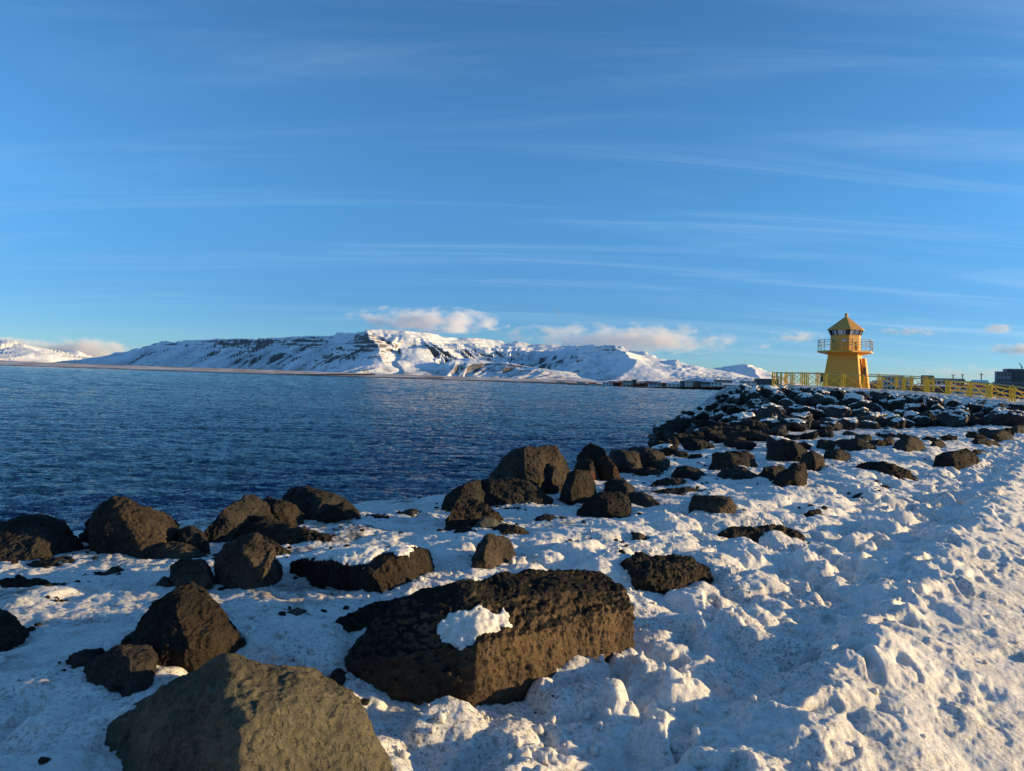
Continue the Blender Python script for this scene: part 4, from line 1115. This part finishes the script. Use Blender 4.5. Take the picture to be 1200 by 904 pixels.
def mountain(name, label, ridges, px0, px1, da, db, step, seed, rk=1.0, dstep=1.0032):
    PX = np.arange(px0, px1, step); n = int(math.log(db / da) / math.log(dstep)); Dg = da * dstep ** np.arange(n)
    X = ((PX - 600) / F)[None] * Dg[:, None]; Y = np.repeat(Dg[:, None], len(PX), 1)
    H, sd, dd = relief(X, Y, ridges, seed)
    me = np_mesh(name, np.stack([X, Y, H], -1).reshape(-1, 3), grid_quads(n, len(PX))[:, ::-1])
    bump_ = lambda v, a, b_, e: sst(a - e, a + e, v) * (1 - sst(b_ - e, b_ + e, v))
    pxg = np.repeat(PX[None], n, 0)
    crag = bump_(pxg, 398, 458, 10) * sst(120, 260, H) * (1 - sst(640, 740, H)) * (Dg[:, None] < 11900) * .13
    crag = np.maximum(crag, bump_(pxg, 524, 650, 12) * bump_(H, 120, 260, 40) * (Dg[:, None] < 10700) * .16)
    crag = np.maximum(crag, bump_(pxg, 190, 400, 25) * bump_(H, 470, 640, 50) * .09)
    attr(me, 'crag', crag * (1 if seed == 3.0 else 0))
    m, g, b = new_mat(name + ' snow and rock', .75, spec=.15)
    geo = g.n('NewGeometry'); P = geo.outputs['Position']; sp = g.n('SeparateXYZ'); g.l(geo.outputs['Normal'], sp.inputs[0]); pz = g.n('SeparateXYZ'); g.l(P, pz.inputs[0])
    n1 = g.noise(P, .012, 7, .7); n2 = g.noise(P, .0016, 5, .6)
    mp = g.n('Mapping', i_Scale=(.0012, .0012, .028)); g.l(P, mp.inputs['Vector']); band = g.noise(mp.outputs[0], 1, 4, .6)
    f = g.math('ADD', g.math('SUBTRACT', 1.0, sp.outputs[2]), g.math('MULTIPLY', g.math('SUBTRACT', n1, .5), .42))
    f = g.math('ADD', f, g.math('MULTIPLY', g.math('SUBTRACT', n2, .5), .45)); f = g.math('ADD', f, g.math('MULTIPLY', g.math('SUBTRACT', band, .5), .40))
    f = g.math('ADD', f, g.n('Attribute', attribute_name='crag').outputs['Fac'])
    mask = g.math('MULTIPLY', g.ramp(f, .20, .36), rk)
    hazed_rock = g.mix(n1, (.09, .085, .09), (.20, .17, .15))  # rock colour lightened to stand in for distance haze
    c = g.mix(mask, (.84, .85, .87), hazed_rock)
    low = g.math('MULTIPLY', g.ramp(pz.outputs[2], 190, 60), g.ramp(g.noise(P, .006, 6, .7), .42, .6))
    c = g.mix(g.math('MULTIPLY', low, .6), c, (.17, .12, .10))
    g.l(c, b.inputs['Base Color'])
    g.l(g.bump(n1, 30, .5), b.inputs['Normal'])
    o = link(name, me, m); tag(o, label, 'mountain', kind='structure'); return o
MAIN = [
    ([(60, 17, 428), (110, 16.4, 420), (150, 15.6, 412), (170, 15, 406), (187, 14.6, 400), (200, 14.5, 401), (230, 14.1, 399), (260, 13.8, 397), (330, 13.2, 395.5), (385, 12.7, 393.5), (392, 12.6, 390), (412, 12.4, 388), (437, 12.2, 386)], 1350, 9000, .8),
    ([(425, 12.0, 387), (440, 12.2, 385.5), (470, 12.2, 386.5), (500, 12.4, 391), (540, 12.9, 396), (580, 13.2, 399), (620, 13.2, 401.5), (650, 13.1, 403.5), (690, 12.9, 405), (722, 12.7, 407)], 2900, 9000, .8),
    ([(425, 12.3, 387.5), (430, 11.2, 394), (440, 10.5, 410), (455, 10.1, 424), (475, 9.8, 440)], 900, 1700, .85),
    ([(690, 12.7, 405), (722, 11.4, 406), (732, 10.8, 411), (742, 10.3, 421), (738, 9.8, 432), (735, 9.4, 444)], 1000, 2300, .9),
    ([(722, 11.4, 405.5), (750, 11.2, 411), (775, 11.0, 419), (788, 10.9, 423), (800, 10.8, 421.5), (815, 10.7, 427.5), (830, 10.6, 431), (850, 10.4, 437), (872, 10.2, 443.5)], 1700, 3000, .9),
    ([(515, 10.5, 440), (528, 10.4, 427), (545, 10.3, 420), (580, 10.2, 424), (620, 10.0, 428), (650, 9.8, 433), (675, 9.6, 442)], 900, 1600, .85),
]
mountain('mountain', 'long snow covered flat topped mountain across the bay', MAIN, 30, 900, 7600, 19000, 1.3, 3.0)
mountain('far_peak', 'distant snow peak right of the long mountain', [([(828, 18, 440), (833, 17.8, 434.5), (850, 17.4, 430.5), (873, 17, 426), (890, 17, 432), (905, 17, 439), (925, 17, 446)], 1700, 2600, .9), ([(873, 17, 426), (880, 15.8, 436), (884, 15, 446)], 1500, 1600, .9)], 800, 960, 14000, 21000, 1.2, 8.0, .35)
mountain('sunlit_mountain', 'sunlit snow mountain at the far left under cloud', [([(-90, 21, 412), (-50, 21, 403), (-15, 21, 400), (10, 21, 397.5), (22, 21, 401), (34, 20.6, 409), (48, 20.2, 416), (62, 20, 423), (74, 20, 429)], 3200, 4000, .9)], -140, 110, 16500, 26000, 1.3, 12.0, .25)
mountain('table_mountain', 'small sunlit flat topped mountain in cloud at the left', [([(71, 28, 420), (76, 28, 411), (84, 28, 410.5), (97, 28, 412), (110, 28, 419), (150, 28, 422)], 2600, 3000, .8)], 40, 190, 24500, 31000, 1.2, 15.0, .1)

# ------------------------------------------------------------------ moon
def moon():
    D = 60000.0; c = at(651.5, 366.5, D); R = 3.6 / F * D
    V, Q = [], []; n = 40
    fwd = (c - EYE).normalized(); rt = Vector((1, 0, 0)); up = rt.cross(fwd).normalized()
    for i in range(n + 1):
        t = -math.pi / 2 + math.pi * i / n
        for x in (.62, 1.0):
            for dpt in (0, .25):
                V.append(c + rt * (R * x * math.cos(t)) + up * (R * math.sin(t)) + fwd * (R * dpt * math.cos(t)))
    for i in range(n):
        a = i * 4; b = a + 4
        Q += [(a, a + 2, b + 2, b), (a + 1, b + 1, b + 3, a + 3), (a, b, b + 1, a + 1), (a + 2, a + 3, b + 3, b + 2)]
    m, g, b = new_mat('moon rock', .9, (.5, .5, .5)); b.inputs['Alpha'].default_value = .35
    tag(link('moon', np_mesh('moon', [v[:] for v in V], Q), m), 'faint thin crescent moon in the blue sky above the mountain', 'moon')
moon()

# ------------------------------------------------------------------ clouds
def cloud(label, px0, px1, py0, py1, D, dens, seed, thr=.46, puffs=6):
    """a bank of vapour: overlapping lobes filled with uneven density"""
    rng = random.Random(seed); bm = bmesh.new()
    a, b = at(px0, py1, D), at(px1, py0, D); w, h = b.x - a.x, abs(b.z - a.z)
    c = (a + b) / 2
    bmesh.ops.create_icosphere(bm, subdivisions=4, radius=1)
    for v in bm.verts:
        v.co.z = v.co.z if v.co.z > 0 else v.co.z * .75
    me = bpy.data.meshes.new('cloud'); bm.to_mesh(me); bm.free()
    m = bpy.data.materials.new('cloud vapour'); m.use_nodes = True; nt = m.node_tree; nt.nodes.clear(); g = NT(nt)
    out = g.n('OutputMaterial'); vol = g.n('VolumePrincipled', i_Anisotropy=.0); vol.inputs['Color'].default_value = (.97, .97, .98, 1)
    tc = g.n('TexCoord').outputs['Object']
    ln = g.n('VectorMath', operation='LENGTH'); g.l(tc, ln.inputs[0])
    mp = g.n('Mapping', i_Location=(seed * 3.7, seed * 1.3, 0), i_Scale=(w / h * .42, 1.2, .85)); g.l(tc, mp.inputs['Vector'])
    nz = g.math('ADD', g.math('MULTIPLY', g.math('SUBTRACT', g.noise(mp.outputs[0], 1.6, 7, .62), .5), 1.7), .5)
    f = g.math('SUBTRACT', g.math('ADD', nz, g.math('MULTIPLY', g.math('SUBTRACT', 1.0, ln.outputs['Value']), .55)), thr + .18)
    d = g.math('MULTIPLY', g.ramp(f, 0.0, .5), dens)
    g.l(d, vol.inputs['Density']); g.l(vol.outputs[0], out.inputs['Volume'])
    o = link('cloud', me, m, None, c); o.scale = (w / 2, h * 1.3, h / 2)
    tag(o, label, 'cloud', kind='stuff'); return o
CL = [('soft grey and pink cloud bank over the highest part of the mountain', 400, 600, 361, 394, 14500, .0055, 2, .42),
      ('long pale cloud lying on the plateau of the mountain', 570, 905, 382, 416, 15500, .0034, 4, .43),
      ('cloud sheet behind the small flat topped mountain', 20, 165, 396, 430, 33000, .0016, 5, .36),
      ('cloud on the sunlit far left mountain', -40, 60, 395, 412, 24000, .003, 6, .40),
      ('thin grey streak of cloud left of the lighthouse', 895, 975, 387, 403, 17000, .0022, 7, .44),
      ('thin grey streak of cloud right of the lighthouse', 1010, 1120, 384, 394, 17000, .0022, 8, .44),
      ('small pale puff of cloud high at the right', 1150, 1190, 379, 393, 15000, .004, 9, .40),
      ('dark flat cloud streak above the office block', 1140, 1260, 403, 419, 16000, .003, 10, .42),
      ('long low grey cloud bank behind the town', 1000, 1260, 430, 447, 26000, .0006, 12, .42)]
for c in CL: cloud(*c)

# ------------------------------------------------------------------ render settings
S.view_settings.view_transform = 'Standard'; S.view_settings.look = 'None'; S.view_settings.gamma = 1
S.view_settings.use_curve_mapping = False
S.view_settings.exposure = 0.75
S.render.engine = 'CYCLES'
S.cycles.use_denoising = True
S.cycles.max_bounces = 10; S.cycles.diffuse_bounces = 7; S.cycles.volume_bounces = 6; S.cycles.transparent_max_bounces = 8
S.cycles.volume_max_steps = 96
S.cycles.caustics_reflective = False; S.cycles.caustics_refractive = False
